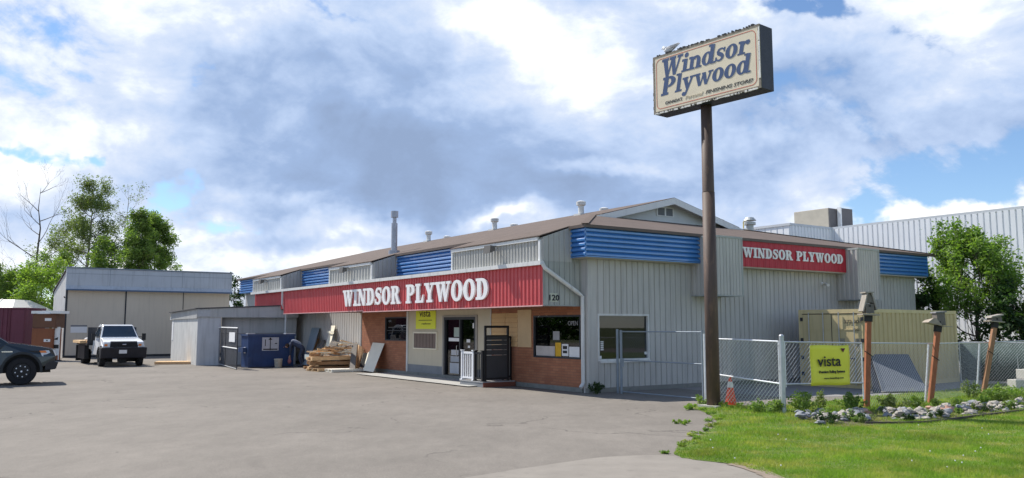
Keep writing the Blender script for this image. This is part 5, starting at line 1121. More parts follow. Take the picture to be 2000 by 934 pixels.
# ================================================================ VEHICLES
def prof(mb, pts, mi=0):     # closed side profile (y, z, halfwidth), mirrored in x
    n_ = len(pts); a = [(hw, y, z) for y, z, hw in pts]; b = [(-hw, y, z) for y, z, hw in pts]
    mb.add(a + b, [tuple(range(n_)), tuple(range(2 * n_ - 1, n_ - 1, -1))] + [(i, n_ + i, n_ + (i + 1) % n_, (i + 1) % n_) for i in range(n_)], mi); return mb
def wheel(par, x, y, r, w_, rim, bolts=None, n=36):
    s_ = 1 if x > 0 else -1
    mb = MB(); prf = [(-w_ / 2, r * .62), (-w_ / 2, r * .93), (-w_ * .38, r), (w_ * .38, r), (w_ / 2, r * .93), (w_ / 2, r * .62), (w_ * .3, r * .58)]
    v = []; f = []
    for k in range(n):
        t = 2 * math.pi * k / n
        for px_, rr_ in prf: v.append((x + px_, y + rr_ * math.cos(t), r + rr_ * math.sin(t)))
    m_ = len(prf)
    for k in range(n):
        for j in range(m_ - 1): f.append((k * m_ + j, k * m_ + j + 1, ((k + 1) % n) * m_ + j + 1, ((k + 1) % n) * m_ + j))
    mb.add(v, f); wo = mb.build('wheel', M['tyre'], par)
    mb = MB(); mb.tube([(x - s_ * w_ * .3, y, r), (x + s_ * w_ * .32, y, r), (x + s_ * w_ * .36, y, r)], [r * .6, r * .58, r * .30], 24); mb.tube([(x + s_ * w_ * .36, y, r), (x + s_ * w_ * .5, y, r)], r * .17, 16); mb.build('rim', rim, wo)
    if bolts:
        mb = MB()
        for k in range(8):
            t = 2 * math.pi * k / 8 + .2; c = (y + r * .40 * math.cos(t), r + r * .40 * math.sin(t)); mb.tube([(x + s_ * w_ * .30, *c), (x + s_ * w_ * .42, *c)], r * .045, 8)
        mb.tube([(x + s_ * w_ * .5, y, r), (x + s_ * w_ * .515, y, r)], r * .07, 10); mb.build('wheel_bolt', bolts, wo)
    return wo
def arch(mb, x, y, r, w_, t=.07, a0=-10, a1=190, zc=None):
    s_ = 1 if x > 0 else -1; pts = []; zc = zc or r
    for k in range(17):
        a = R(a0 + (a1 - a0) * k / 16); pts.append((y + math.cos(a), zc + math.sin(a)))
    A = [R(a0 + (a1 - a0) * k / 16) for k in range(17)]
    for k in range(16):
        i0 = (y + r * math.cos(A[k]), zc + r * math.sin(A[k])); i1 = (y + r * math.cos(A[k + 1]), zc + r * math.sin(A[k + 1])); o0 = (y + (r + t) * math.cos(A[k]), zc + (r + t) * math.sin(A[k])); o1 = (y + (r + t) * math.cos(A[k + 1]), zc + (r + t) * math.sin(A[k + 1]))
        xa, xb = x - s_ * w_, x
        mb.hexa([(xa, *i0), (xb, *i0), (xb, *o0), (xa, *o0), (xa, *i1), (xb, *i1), (xb, *o1), (xa, *o1)])
    return mb
# white flatbed truck
tl = gp(218, 716.5) + Vector((0, .9, 0)); wt_ = thing('flatbed_truck', 'white-cabbed flatbed truck with a black front parked before the beige shed', 'truck', tl, R(-145))
mb = MB(); prof(mb, [(.80, .80, .98), (.84, 1.02, .98), (.74, 1.24, .96), (.30, 1.36, .90), (-.42, 1.44, .92), (-.42, .62, 1.0), (-.2, .62, 1.0), (.0, 1.02, 1.0), (.62, 1.02, 1.0)])
hood = mb.build('hood', M['car_white'], wt_, bevel=.03)
mb = MB(); prof(mb, [(-.425, 1.44, .93), (-1.02, 2.04, .76), (-1.15, 2.12, .72), (-2.0, 2.13, .72), (-2.25, 2.02, .76), (-2.35, 1.44, .95), (-2.35, .55, 1.0), (-.425, .55, 1.0)]); cab = mb.build('cab', M['car_white'], wt_, bevel=.035)
mb = MB(); mb.hexa([(-.84, -.47, 1.49), (.84, -.47, 1.49), (.84, -.45, 1.45), (-.84, -.45, 1.45), (-.69, -1.0, 2.035), (.69, -1.0, 2.035), (.69, -.98, 2.06), (-.69, -.98, 2.06)]); mb.build('windshield', M['glass_car'], cab)
for s_ in (-1, 1):
    mb = MB(); mb.hexa([(s_ * .945, -.72, 1.50), (s_ * .965, -.72, 1.50), (s_ * .965, -1.95, 1.50), (s_ * .945, -1.95, 1.50), (s_ * .79, -1.15, 2.0), (s_ * .815, -1.15, 2.0), (s_ * .81, -1.88, 2.0), (s_ * .785, -1.88, 2.0)]); mb.build('side_window', M['glass_car'], cab)
    mb = MB(); mb.tube([(s_ * .93, -.62, 1.48), (s_ * 1.22, -.62, 1.48)], .018, 8); mb.box((s_ * 1.22 - .09, -.70, 1.30), (s_ * 1.22 + .09, -.60, 1.66)); mb.build('mirror', M['black'], wt_)
    mb = MB(); mb.box((s_ * .80 - .13, .80, 1.0), (s_ * .80 + .13, .865, 1.22)); hl = mb.build('headlight', M['lamp_lens'], wt_)
    mb = MB(); mb.box((s_ * .80 - .02, .866, 1.03), (s_ * .80 + .12, .872, 1.14)); mb.build('indicator', M['amber'], hl)
    mb = MB(); mb.box((s_ * .80 - .13, .80, .94), (s_ * .80 + .14, .87, .99)); mb.build('light_trim', mat('light_trim', (.6, .6, .58), .4), hl)
    mb = MB(); arch(mb, s_ * 1.06, 0.05, .46, .20, .09, -5, 185, .45); mb.build('fender_flare', M['black'], wt_)
    mb = MB(); mb.box((s_ * .55 - .25, -.42, .20), (s_ * .55 + .25, -.40, .40)); mb.build('undertray', M['black'], wt_)
mb = MB()
mb.hexa([(-.66, .86, .98), (.66, .86, .98), (.66, .76, .98), (-.66, .76, .98), (-.62, .80, 1.25), (.62, .80, 1.25), (.62, .70, 1.28), (-.62, .70, 1.28)])
for z in (1.02, 1.09, 1.16): mb.box((-.6, .858, z), (.6, .885, z + .03))
gr = mb.build('grille', M['black'], wt_)
mb = MB(); mb.tube([(-.09, .89, 1.115), (.09, .89, 1.115)], .03, 8); mb.build('badge', M['chrome'], gr)
mb = MB(); mb.hexa([(-1.08, .86, .42), (1.08, .86, .42), (1.08, .55, .42), (-1.08, .55, .42), (-1.08, 1.0, .97), (1.08, 1.0, .97), (1.08, .6, .97), (-1.08, .6, .97)]); bmp = mb.build('bumper', mat('bumper_black', (.022, .022, .028), .5, .3, 4.), wt_, bevel=.04)
mb = MB(); mb.hexa([(-.12, .975, .66), (.24, .975, .66), (.24, .93, .66), (-.12, .93, .66), (-.12, 1.005, .84), (.24, 1.005, .84), (.24, .96, .84), (-.12, .96, .84)]); mb.build('licence_plate', M['paper'], bmp)
mb = MB(); mb.box((-.5, -6.4, .5), (.5, .5, .62)); mb.box((-1.0, -.2, .45), (1.0, .3, .60)); mb.box((-.18, .2, .22), (.18, .5, .45)); mb.build('chassis', M['black'], wt_)
mb = MB(); mb.box((-1.22, -6.2, 1.02), (1.22, -2.5, 1.12)); mb.box((-1.24, -6.2, .98), (-1.18, -2.5, 1.12)); bed = mb.build('flatbed', M['black'], wt_)
mb = MB(); mb.box((-1.20, -2.62, 1.12), (1.20, -2.54, 1.98)); mb.build('headboard', M['dark_metal'], wt_)
mb = MB(); mb.box((1.0, -5.6, .28), (1.22, -3.3, 1.0)); mb.build('side_locker', M['black'], wt_)
mb = MB(); mb.box((1.0, -5.9, .12), (1.28, -5.86, 1.0)); mb.build('mudflap', M['black'], wt_)
for x_ in (-.9, .9): wheel(wt_, x_, .05, .40, .27, M['dark_metal'])
for x_ in (-.95, .95): wheel(wt_, x_, -4.6, .40, .42, M['dark_metal'])
tb = thing('timber_tray', 'tan timber load on the flatbed of the white truck', 'timber', tl + Matrix.Rotation(R(-145), 3, 'Z') @ Vector((1.0, -4.6, 1.13)), R(-145))
for k in range(3):
    mb = MB(); mb.box((-.5 + k * .33, -1.3, 0), (-.5 + k * .33 + .3, 1.35, .14)); mb.build('plank', M['wood_new'], tb)
mb = MB(); sphere_mb(mb, (-.1, .1, .20), .14, 10, 7, (1.3, 1, .6)); mb.build('white_sack', M['paper'], tb, smooth=True)
# dark pickup
hd = R(59); fw_ = Vector((math.sin(hd), math.cos(hd), 0)); rt_ = Vector((math.cos(hd), -math.sin(hd), 0))
cpt = gp(40, 752); dk_ = thing('pickup_truck', 'dark teal-black lifted pickup cut off by the left edge', 'pickup', cpt - rt_ * .86, -hd)
mb = MB(); WR = .47; wc = .50
body = [(.98, .70, .90), (1.02, .98, .96), (.92, 1.20, .95), (.60, 1.30, .88), (-.10, 1.40, .90), (-.72, 1.47, .93), (-.72, .60, 1.0), (-.60, .60, 1.0)]
for k in range(9):
    a = R(180 - k * 22.5); body.append((.62 * math.cos(a), max(.62, .50 + .62 * math.sin(a)), 1.0))
prof(mb, body); mb.build('front_body', M['car_dark'], dk_, bevel=.035)
mb = MB(); mb.hexa([(-.62, .95, 1.215), (.62, .95, 1.215), (.62, .3, 1.34), (-.62, .3, 1.34), (-.58, .90, 1.245), (.58, .90, 1.245), (.60, -.6, 1.50), (-.60, -.6, 1.50)]); mb.build('hood', M['car_dark'], dk_, bevel=.02)
mb = MB(); prof(mb, [(-.42, 1.44, .93), (-1.2, 1.95, .76), (-1.4, 2.0, .73), (-3.3, 1.98, .74), (-3.6, 1.88, .78), (-3.68, 1.46, .95), (-3.68, .58, 1.0), (-.725, .58, 1.0), (-.70, 1.2, 1.0)]); cab = mb.build('cab', M['car_dark'], dk_, bevel=.035)
mb = MB(); mb.hexa([(-.85, -.49, 1.50), (.85, -.49, 1.50), (.85, -.46, 1.48), (-.85, -.46, 1.48), (-.71, -1.17, 1.935), (.71, -1.17, 1.935), (.71, -1.14, 1.96), (-.71, -1.14, 1.96)]); mb.build('windshield', M['glass_car'], cab)
for s_ in (-1, 1):
    mb = MB(); mb.hexa([(s_ * .955, -1.1, 1.50), (s_ * .97, -1.1, 1.50), (s_ * .97, -3.3, 1.50), (s_ * .955, -3.3, 1.50), (s_ * .79, -1.6, 1.88), (s_ * .81, -1.6, 1.88), (s_ * .80, -3.2, 1.88), (s_ * .78, -3.2, 1.88)]); mb.build('side_window', M['glass_car'], cab)
    mb = MB(); arch(mb, s_ * 1.05, 0, .56, .14, .08, -8, 188, wc); mb.build('fender_flare', mat('flare_black', (.02, .025, .03), .45), dk_)
    mb = MB(); mb.hexa([(s_ * .99, .60, .98), (s_ * .93, .985, .98), (s_ * .60, 1.05, .98), (s_ * .60, .8, .98), (s_ * .975, .52, 1.17), (s_ * .90, .93, 1.19), (s_ * .60, 1.0, 1.19), (s_ * .60, .8, 1.19)]); hl = mb.build('headlight', M['lamp_lens'], dk_)
    mb = MB(); mb.hexa([(s_ * .985, .56, 1.10), (s_ * .965, .74, 1.10), (s_ * .95, .74, 1.10), (s_ * .95, .56, 1.10), (s_ * .985, .50, 1.17), (s_ * .965, .70, 1.17), (s_ * .95, .70, 1.17), (s_ * .95, .5, 1.17)]); mb.build('indicator', M['amber'], hl)
    mb = MB(); mb.box((s_ * 1.14 - .12, -.88, 1.42), (s_ * 1.14 + .12, -.75, 1.68)); mb.tube([(s_ * .93, -.85, 1.46), (s_ * 1.1, -.83, 1.5)], .03, 8); mb.build('mirror', M['black'], dk_)
for s_ in (-1, 1):
    mb = MB(); mb.box((s_ * .62 - .04, -.66, .45), (s_ * .62 + .04, .66, 1.16)); mb.box((s_ * .78 - .19, -.62, 1.10), (s_ * .78 + .19, .62, 1.17)); mb.box((s_ * .80 - .16, .60, .62), (s_ * .80 + .16, .66, 1.12)); mb.box((s_ * .80 - .16, -.68, .50), (s_ * .80 + .16, -.62, 1.12)); mb.build('wheel_liner', M['black'], dk_)
mb = MB(); mb.hexa([(-.58, 1.05, .78), (.58, 1.05, .78), (.58, .9, .78), (-.58, .9, .78), (-.58, 1.0, 1.2), (.58, 1.0, 1.2), (.58, .85, 1.2), (-.58, .85, 1.2)]); mb.build('grille', M['black'], dk_)
mb = MB(); prof(mb, [(.70, .48, .97), (1.05, .52, .9), (1.12, .76, .92), (1.0, .80, .95), (.72, .78, .99)]); mb.build('bumper', mat('pickup_bumper', (.03, .032, .038), .5), dk_, bevel=.03)
mb = MB(); mb.box((-.92, -6.1, .60), (.97, -3.72, 1.32)); mb.build('cargo_bed', M['car_dark'], dk_, bevel=.04)
mb = MB(); mb.box((-.6, -5.9, .4), (.6, .9, .6)); mb.build('chassis', M['black'], dk_)
for y_ in (0, -3.95):
    for x_ in (-.86, .86): wheel(dk_, x_, y_, WR, .32, M['black'], mat('bolt_bright', (.8, .82, .85), .3) if y_ == 0 else None)
mb = MB(); mb.tube([(.7, -.70, 1.45), (.7, -.72, 2.25)], .006, 5); mb.build('antenna', M['dark_metal'], dk_)
mb = MB(); mb.box((1.001, -.62, 1.13), (1.012, -.30, 1.17)); mb.build('fender_badge', M['chrome'], dk_)

# ================================================================ PERSON (bending man)
def skin(name, verts, edges, radii, m, par, sub=2):
    me = bpy.data.meshes.new(name); me.from_pydata(verts, edges, []); me.materials.append(m)
    o = bpy.data.objects.new(name, me); col.objects.link(o); o.parent = par
    md = o.modifiers.new('skin', 'SKIN'); md.use_smooth_shade = True
    for i, r_ in enumerate(radii):
        rr_ = r_ if isinstance(r_, tuple) else (r_, r_); me.skin_vertices[0].data[i].radius = rr_
    me.skin_vertices[0].data[0].use_root = True
    s_ = o.modifiers.new('sub', 'SUBSURF'); s_.levels = sub; s_.render_levels = sub
    return o
pb = gp(586, 717); pm = thing('person', 'man in dark jeans and grey-blue top bending down beside the dumpster', 'person', pb)
# local: -x is image left (where he faces), y depth, z up
V_ = [(.10, 0, .93), (-.12, 0, 1.10), (-.36, 0, 1.20), (-.50, 0, 1.17), (-.60, 0, 1.10),           # pelvis..neck
      (.13, -.11, .90), (-.02, -.13, .50), (.12, -.13, .09), (-.08, -.14, .035),                     # near leg
      (.13, .11, .90), (.10, .14, .50), (.20, .14, .09), (.02, .15, .035),                           # far leg
      (-.44, -.19, 1.12), (-.46, -.22, .84), (-.48, -.18, .58),                                      # near arm
      (-.44, .19, 1.12), (-.50, .2, .85), (-.56, .12, .60)]
E_ = [(0, 1), (1, 2), (2, 3), (3, 4), (0, 5), (5, 6), (6, 7), (7, 8), (0, 9), (9, 10), (10, 11), (11, 12), (3, 13), (13, 14), (14, 15), (3, 16), (16, 17), (17, 18)]
r_ = [(.15, .15), (.135, .15), (.14, .16), (.12, .14), .06, .10, .075, .05, .045, .10, .075, .05, .045, .065, .045, .032, .065, .045, .032]
skin('body', V_, E_, r_, M['cloth_dark'], pm)
hv = [(-.60, 0, 1.10), (-.70, -.01, 1.03), (-.76, -.01, .98)]
skin('head', hv, [(0, 1), (1, 2)], [.055, .10, .075], M['skin'], pm)
mb = MB(); sphere_mb(mb, (-.67, 0, 1.075), .108, 14, 10, (1.05, .98, .95)); mb.build('hair', M['hair'], pm, smooth=True)
mb = MB()
for s_ in (-1, 1): sphere_mb(mb, (-.70, s_ * .10, 1.01), .025, 8, 6, (1, .5, 1.3))
mb.tube([(-.83, 0, 1.0), (-.86, 0, .975)], [.018, .012], 8); mb.build('ear_and_nose', M['skin'], pm, smooth=True)
mb = MB()
# top: back panel of the shirt
vv = [(.08, 0, 1.0), (-.14, 0, 1.155), (-.36, 0, 1.245), (-.50, 0, 1.22)]
skin('shirt', vv, [(0, 1), (1, 2), (2, 3)], [(.13, .16), (.12, .165), (.12, .175), (.10, .15)], M['cloth_grey'], pm)
for s_, hx in ((-1, (-.48, -.18, .58)), (1, (-.56, .12, .60))):
    V2 = [hx, (hx[0], hx[1], hx[2] - .07), (hx[0] - .01, hx[1], hx[2] - .10)]; E2_ = [(0, 1), (1, 2)]; rr2 = [.030, .038, .034]
    for j in range(4):
        b0 = len(V2); L = (.065, .075, .07, .055)[j]; V2 += [(hx[0] - .03 + j * .02, hx[1] - .005, hx[2] - .12), (hx[0] - .035 + j * .02, hx[1] - .01, hx[2] - .12 - L * .55), (hx[0] - .02 + j * .02, hx[1] + .0, hx[2] - .12 - L)]; E2_ += [(2, b0), (b0, b0 + 1), (b0 + 1, b0 + 2)]; rr2 += [.010, .009, .008]
    b0 = len(V2); V2 += [(hx[0] - .05, hx[1] - .02, hx[2] - .09), (hx[0] - .06, hx[1] - .02, hx[2] - .13)]; E2_ += [(1, b0), (b0, b0 + 1)]; rr2 += [.012, .010]
    skin('hand', V2, E2_, rr2, M['skin'], pm, 1)
for x_, y_ in ((.12, -.13), (.20, .14)):
    mb = MB(); mb.hexa([(x_ + .09, y_ - .05, 0), (x_ - .20, y_ - .05, 0), (x_ - .20, y_ + .05, 0), (x_ + .09, y_ + .05, 0), (x_ + .07, y_ - .045, .11), (x_ - .15, y_ - .045, .07), (x_ - .15, y_ + .045, .07), (x_ + .07, y_ + .045, .11)]); mb.build('shoe', M['black'], pm, bevel=.02)
cl_ = thing('red_cloth', 'reddish plastic bag hanging from the bending man’s hand', 'bag', pb + Vector((-.52, -.10, .18)))
mb = MB(); mb.tube([(0, 0, .32), (0, 0, .22), (.01, 0, .10), (0, 0, 0)], [.015, .06, .10, .05], 12); mb.build('bag_body', mat('red_bag', (.40, .14, .15), .6, .2, 8.), cl_, smooth=True)
mb = MB(); mb.tube([(-.02, 0, .30), (0, 0, .37), (.02, 0, .30)], .006, 6); mb.build('handle', mat('red_bag2', (.40, .14, .15), .6), cl_)
# ================================================================ VEGETATION
def rot_about(v, ax, a): return Matrix.Rotation(a, 3, ax) @ v
def branches(rr, start, d, L, r, depth, segs, tips, spread=.6, up=.12, kids=(2, 4), decay=.68, wob=.12, minr=.004):
    pts = [start.copy()]; rs = [r]; p = start.copy(); n_ = 4; dd = d.copy(); forks = []
    for i in range(n_):
        dd = (dd + Vector((rr.uniform(-wob, wob), rr.uniform(-wob, wob), rr.uniform(-wob, wob) + up * .3))).normalized()
        p = p + dd * L / n_; pts.append(p.copy()); rs.append(max(minr, r * (1 - .6 * (i + 1) / n_))); forks.append((p.copy(), dd.copy(), rs[-1]))
    segs.append((pts, rs)); tips.append((p.copy(), depth, L))
    if depth <= 0: return
    for k in range(rr.randint(*kids)):
        q, qd, qr = forks[rr.choice((1, 1, 2, 2, 3))] if k else forks[-1]
        ax = Vector((rr.uniform(-1, 1), rr.uniform(-1, 1), rr.uniform(-1, 1))).cross(qd)
        if ax.length < 1e-3: continue
        nd = rot_about(qd, ax.normalized(), rr.uniform(.35, 1.) * spread); nd = (nd + Vector((0, 0, up))).normalized()
        branches(rr, q, nd, L * rr.uniform(decay - .12, decay + .1), qr * .8, depth - 1, segs, tips, spread, up, kids, decay, wob, minr)
def leaves(rr, centers, n_per, rad, size, flat=.0):
    v = []; f = []
    for c, sc in centers:
        for _ in range(n_per):
            while True:
                o = Vector((rr.uniform(-1, 1), rr.uniform(-1, 1), rr.uniform(-1, 1)))
                if o.length < 1: break
            p = c + o * rad * sc; a = Vector((rr.gauss(0, 1), rr.gauss(0, 1), rr.gauss(0, .7))).normalized(); b = a.cross(Vector((rr.gauss(0, 1), rr.gauss(0, 1), rr.gauss(0, 1)))).normalized()
            s_ = size * rr.uniform(.6, 1.3); k = len(v)
            v += [p - a * s_, p + b * s_ * .45, p + a * s_, p - b * s_ * .45]; f.append((k, k + 1, k + 2, k + 3))
    return v, f
def tree(name, lab, cat, base, h, trunk_h, r, seed, leafm, barkm, depth=4, n_per=8, rad=.5, size=.09, spread=.7, up=.1, group=None, crown=True, lean=(0, 0), minz=0., kids=(2, 4), nlimb=9, limb=.40, rx=None, clump=.75):
    rr = random.Random(seed); o = thing(name, lab, cat, base, rr.uniform(0, 6.28), group)
    segs = []; tips = []; top = Vector((lean[0], lean[1], h * .93))
    tp = [Vector((0, 0, -.1))]; tr = [r]
    for i in range(1, 9):
        t = i / 8; tp.append(Vector((lean[0] * t + rr.uniform(-.02, .02) * h * .5, lean[1] * t + rr.uniform(-.02, .02) * h * .5, h * .93 * t))); tr.append(max(.012, r * (1 - t) ** .8))
    segs.append((tp, tr)); tips.append((tp[-1], 1, 1.))
    for k in range(nlimb):
        t = trunk_h / h + (1 - trunk_h / h) * (k + rr.random()) / nlimb * .93; i = min(7, int(t / .93 * 8)); q = tp[i].lerp(tp[i + 1], (t / .93 * 8) % 1)
        a = k * 2.4 + rr.uniform(-.4, .4); wdt = (rx if rx else limb * h) * (1 - .62 * (t - trunk_h / h) / (1 - trunk_h / h)) * rr.uniform(.75, 1.1)
        d = Vector((math.cos(a), math.sin(a), rr.uniform(.15, .75))).normalized()
        branches(rr, q, d, wdt * .62, max(.02, r * .42 * (1 - t * .6)), depth - 2, segs, tips, spread, up, kids, .66)
    mb = MB()
    for pts, rs in segs: mb.tube(pts, rs, 7 if rs[0] > .05 else 4, caps=False)
    mb.build('trunk', barkm, o, smooth=True)
    if crown:
        cs = [(p, rr.uniform(.5, 1.25)) for p, dp, L in tips if dp <= 1 and p.z > minz and rr.random() < clump]
        v, f = leaves(rr, cs, n_per, rad, size); m2 = MB(); m2.add(v, f); m2.build('crown', leafm, o)
    return o
def ground_at(px, Yd): p = at(px, 640, Yd); return Vector((p.x, p.y, 0))
# background trees
tree('bare_tree', 'tall leafless tree standing left of the storage shed against the sky', 'tree', ground_at(64, 74), 15.4, 5.5, .18, 11, M['leaf'], M['bark'], depth=5, crown=False, spread=.75, up=.16, nlimb=11, rx=6.0, kids=(2, 4))
tree('birch_tree', 'broad half-green tree with a thin grey top behind the storage shed', 'tree', ground_at(166, 78), 15.4, 5.0, .22, 12, M['leaf_olive'], M['bark_pale'], depth=5, n_per=24, rad=.75, size=.10, up=.3, nlimb=22, rx=3.3, clump=.85)
tree('birch_tree', 'slender grey-green tree between the bare tree and the broad one', 'tree', ground_at(118, 82), 12.0, 3.5, .14, 13, M['leaf_olive'], M['bark_pale'], depth=5, n_per=16, rad=.7, size=.10, up=.2, nlimb=14, rx=3.4, clump=.6)
tree('birch_tree', 'thin almost bare tree top rising between the two green trees', 'tree', ground_at(240, 80), 15.6, 6.5, .13, 14, M['leaf_olive'], M['bark_pale'], depth=5, n_per=4, rad=.6, size=.09, up=.3, nlimb=14, rx=3.0, clump=.5)
tree('poplar_tree', 'bright green tree rising right behind the middle of the storage shed', 'tree', ground_at(262, 76), 12.2, 3.0, .18, 15, M['leaf'], M['bark'], depth=5, n_per=26, rad=.65, size=.11, up=.5, nlimb=22, rx=2.2, clump=.9)
tree('poplar_tree', 'darker green spreading tree at the right end of the tree row', 'tree', ground_at(296, 79), 12.6, 3.0, .18, 16, M['leaf'], M['bark'], depth=5, n_per=26, rad=.65, size=.115, up=.3, nlimb=24, rx=2.4, clump=.9)
tree('poplar_tree', 'low green tree filling the gap behind the shed roof between taller ones', 'tree', ground_at(215, 74), 9.6, 2.5, .14, 26, M['leaf'], M['bark'], depth=5, n_per=24, rad=.65, size=.12, up=.1, nlimb=15, rx=3.4, clump=.9)
for k, (px_, Yd, h_, rx_, lf, lab) in enumerate(((78, 66, 6.6, 3.0, 'leaf_bright', 'bright green bushy tree just left of the storage shed'), (30, 68, 5.6, 3.0, 'leaf_bright', 'bright green bush above the maroon container'), (100, 72, 7.6, 3., 'leaf', 'mid-green bushy tree behind the bright one by the shed side wall'), (-12, 66, 6.4, 3.0, 'leaf', 'rounded green bush at the left edge above the pale roof'))):
    tree('bush', lab, 'bush', ground_at(px_, Yd), h_, 1.0, .09, 30 + k, M[lf], M['bark'], depth=5, n_per=20, rad=.6, size=.115, up=.15, nlimb=14, rx=rx_)
tree('spruce_tree', 'small dark evergreen seen in the gap between shed and shop', 'tree', ground_at(455, 74), 6.6, 1.5, .12, 42, M['leaf_dark'], M['bark'], depth=4, n_per=16, rad=.4, size=.13, up=-.05, nlimb=14, rx=1.3)
tree('spruce_tree', 'low dark evergreen behind the far white building', 'tree', ground_at(474, 92), 6.0, 1.5, .12, 43, M['leaf_dark'], M['bark'], depth=4, n_per=14, rad=.5, size=.15, up=-.05, nlimb=12, rx=2.2)
# far treeline so that the ground never meets a bare horizon
rr = random.Random(77); v = []; f = []
for k in range(300):
    a = R(-64 + 64 * k / 300 + rr.uniform(-.2, .2)); dd_ = 125 + rr.uniform(-12, 12); hgt = rr.uniform(3.2, 5.4)
    c0_ = Vector((math.sin(a) * dd_, math.cos(a) * dd_, 0)); cs = [(c0_ + Vector((0, 0, hgt * t)), 1.3 - t * .8) for t in (.15, .4, .65, .9)]
    vv, ff = leaves(rr, cs, 34, 1.7, .42); b_ = len(v); v += vv; f += [tuple(b_ + i for i in q) for q in ff]
mb = MB(); mb.add(v, f); tag(mb.build('distant_woods', M['leaf_dark']), 'far dark band of woods on the horizon behind the yard', 'woods', kind='stuff')
# big leafy shrubs on the right
tree('maple_tree', 'large bright green leafy tree in front of the white warehouse wall', 'tree', G(20.6, -1.3), 5.0, .5, .12, 51, M['leaf_mid'], M['bark'], depth=6, n_per=8, rad=.36, size=.085, up=.45, nlimb=24, rx=3.1, kids=(2, 4), spread=.7, clump=.85)
tree('maple_tree', 'lower green tree cut off by the right edge beside the warehouse', 'tree', G(22.9, -4.4), 4.0, .4, .11, 52, M['leaf_mid'], M['bark'], depth=5, n_per=30, rad=.42, size=.09, up=.3, nlimb=18, rx=2.4)
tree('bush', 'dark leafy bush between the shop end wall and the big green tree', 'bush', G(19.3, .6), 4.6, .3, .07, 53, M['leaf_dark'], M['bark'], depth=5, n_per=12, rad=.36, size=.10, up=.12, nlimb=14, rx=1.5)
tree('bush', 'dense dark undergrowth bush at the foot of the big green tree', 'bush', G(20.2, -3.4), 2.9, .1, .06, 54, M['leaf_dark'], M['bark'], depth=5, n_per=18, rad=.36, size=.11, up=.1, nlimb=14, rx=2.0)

# weeds and border plants
def plant(lab, base, h, rx, seed, m, n=60, size=.045, cat='plant', name='shrub', group=None, tall=1.):
    rr = random.Random(seed); o = thing(name, lab, cat, base, 0, group); st = MB(); v = []; f = []
    for k in range(max(5, int(n / 7))):
        a = rr.uniform(0, 6.28); q = rr.random() ** .6; tip = Vector((math.cos(a) * rx * q, math.sin(a) * rx * q, h * rr.uniform(.55, 1.) * (1 - .45 * q))); b0 = Vector((math.cos(a) * rx * q * .25, math.sin(a) * rx * q * .25, 0)); mid = b0.lerp(tip, .55) + Vector((0, 0, h * .1))
        st.tube([b0, mid, tip], [.006, .005, .003], 4, caps=False)
        cs = [(b0.lerp(mid, .6), .8), (mid, 1.), (mid.lerp(tip, .5), .9), (tip, .7)]
        vv, ff = leaves(rr, cs, 9, h * .13 + .03, size); b_ = len(v); v += vv; f += [tuple(b_ + i for i in q_) for q_ in ff]
    st.build('stem', M['leaf_olive'], o); mb = MB(); mb.add(v, f); mb.build('foliage', m, o); return o
PL = [('bushy dark green shrub just right of the tall galvanised post', (1568, 806), .62, .36, 'leaf', 150), ('light green feathery plant behind the rocks under the banner', (1606, 801), .5, .2, 'leaf_olive', 60), ('leafy shrub under the right edge of the yellow banner', (1664, 803), .48, .36, 'leaf', 120), ('low dark shrub in front of the rocks left of the first post', (1618, 828), .26, .34, 'leaf_dark', 90),
      ('low weed clump at the foot of the brown pole, left side', (1340, 800), .2, .26, 'leaf_bright', 60), ('weed clump at the foot of the gate leaf', (1490, 806), .34, .36, 'leaf', 100), ('small weed between cone and gate leaf', (1445, 799), .2, .2, 'leaf', 50), ('bright weed just right of the brown pole foot', (1412, 797), .2, .13, 'leaf_bright', 40), ('weedy tuft just left of the tall galvanised post', (1518, 808), .42, .16, 'leaf', 60),
      ('green weeds behind the rocks right of the first post', (1745, 797), .34, .5, 'leaf_olive', 120), ('light green weeds left of the middle post', (1785, 795), .32, .35, 'leaf', 90), ('wispy pale shrub left of the right-hand post', (1897, 778), .55, .3, 'leaf_olive', 70), ('broad-leaved plant right of the right-hand post', (1950, 786), .55, .45, 'leaf', 150), ('tall leafy plant at the right edge above the rocks', (1978, 780), .5, .45, 'leaf_bright', 120), ('yellow-green plant among the rocks right of the right-hand post', (1918, 790), .26, .22, 'leaf_bright', 60), ('mound of green ground cover between the two right posts', (1875, 795), .25, .4, 'leaf', 80),
      ('green tuft among the pale rocks near the middle post', (1795, 808), .22, .18, 'leaf', 40), ('low leafy plant at the right edge among rocks', (1988, 797), .25, .4, 'leaf', 80), ('weed growing from the brick wall foot near the downspout', (1112, 760), .3, .16, 'leaf_dark', 50), ('weed clump at the shop corner beside the gate post', (1163, 770), .42, .28, 'leaf_dark', 90), ('leafy weed right behind the gate end post', (1368, 792), .3, .2, 'leaf', 50), ('weed in the asphalt crack by the lawn edge', (1330, 828), .08, .30, 'leaf_bright', 30), ('low weed by the beige wall foot beside the door', (866, 734), .22, .12, 'leaf_dark', 25)]
for k, (lab, pxy, h_, rx_, m_, n_) in enumerate(PL): plant(lab, gp(*pxy), h_, rx_, 100 + k, M[m_], n_, size=.04 if h_ > .3 else .032, name='weed' if 'weed' in lab else 'shrub')

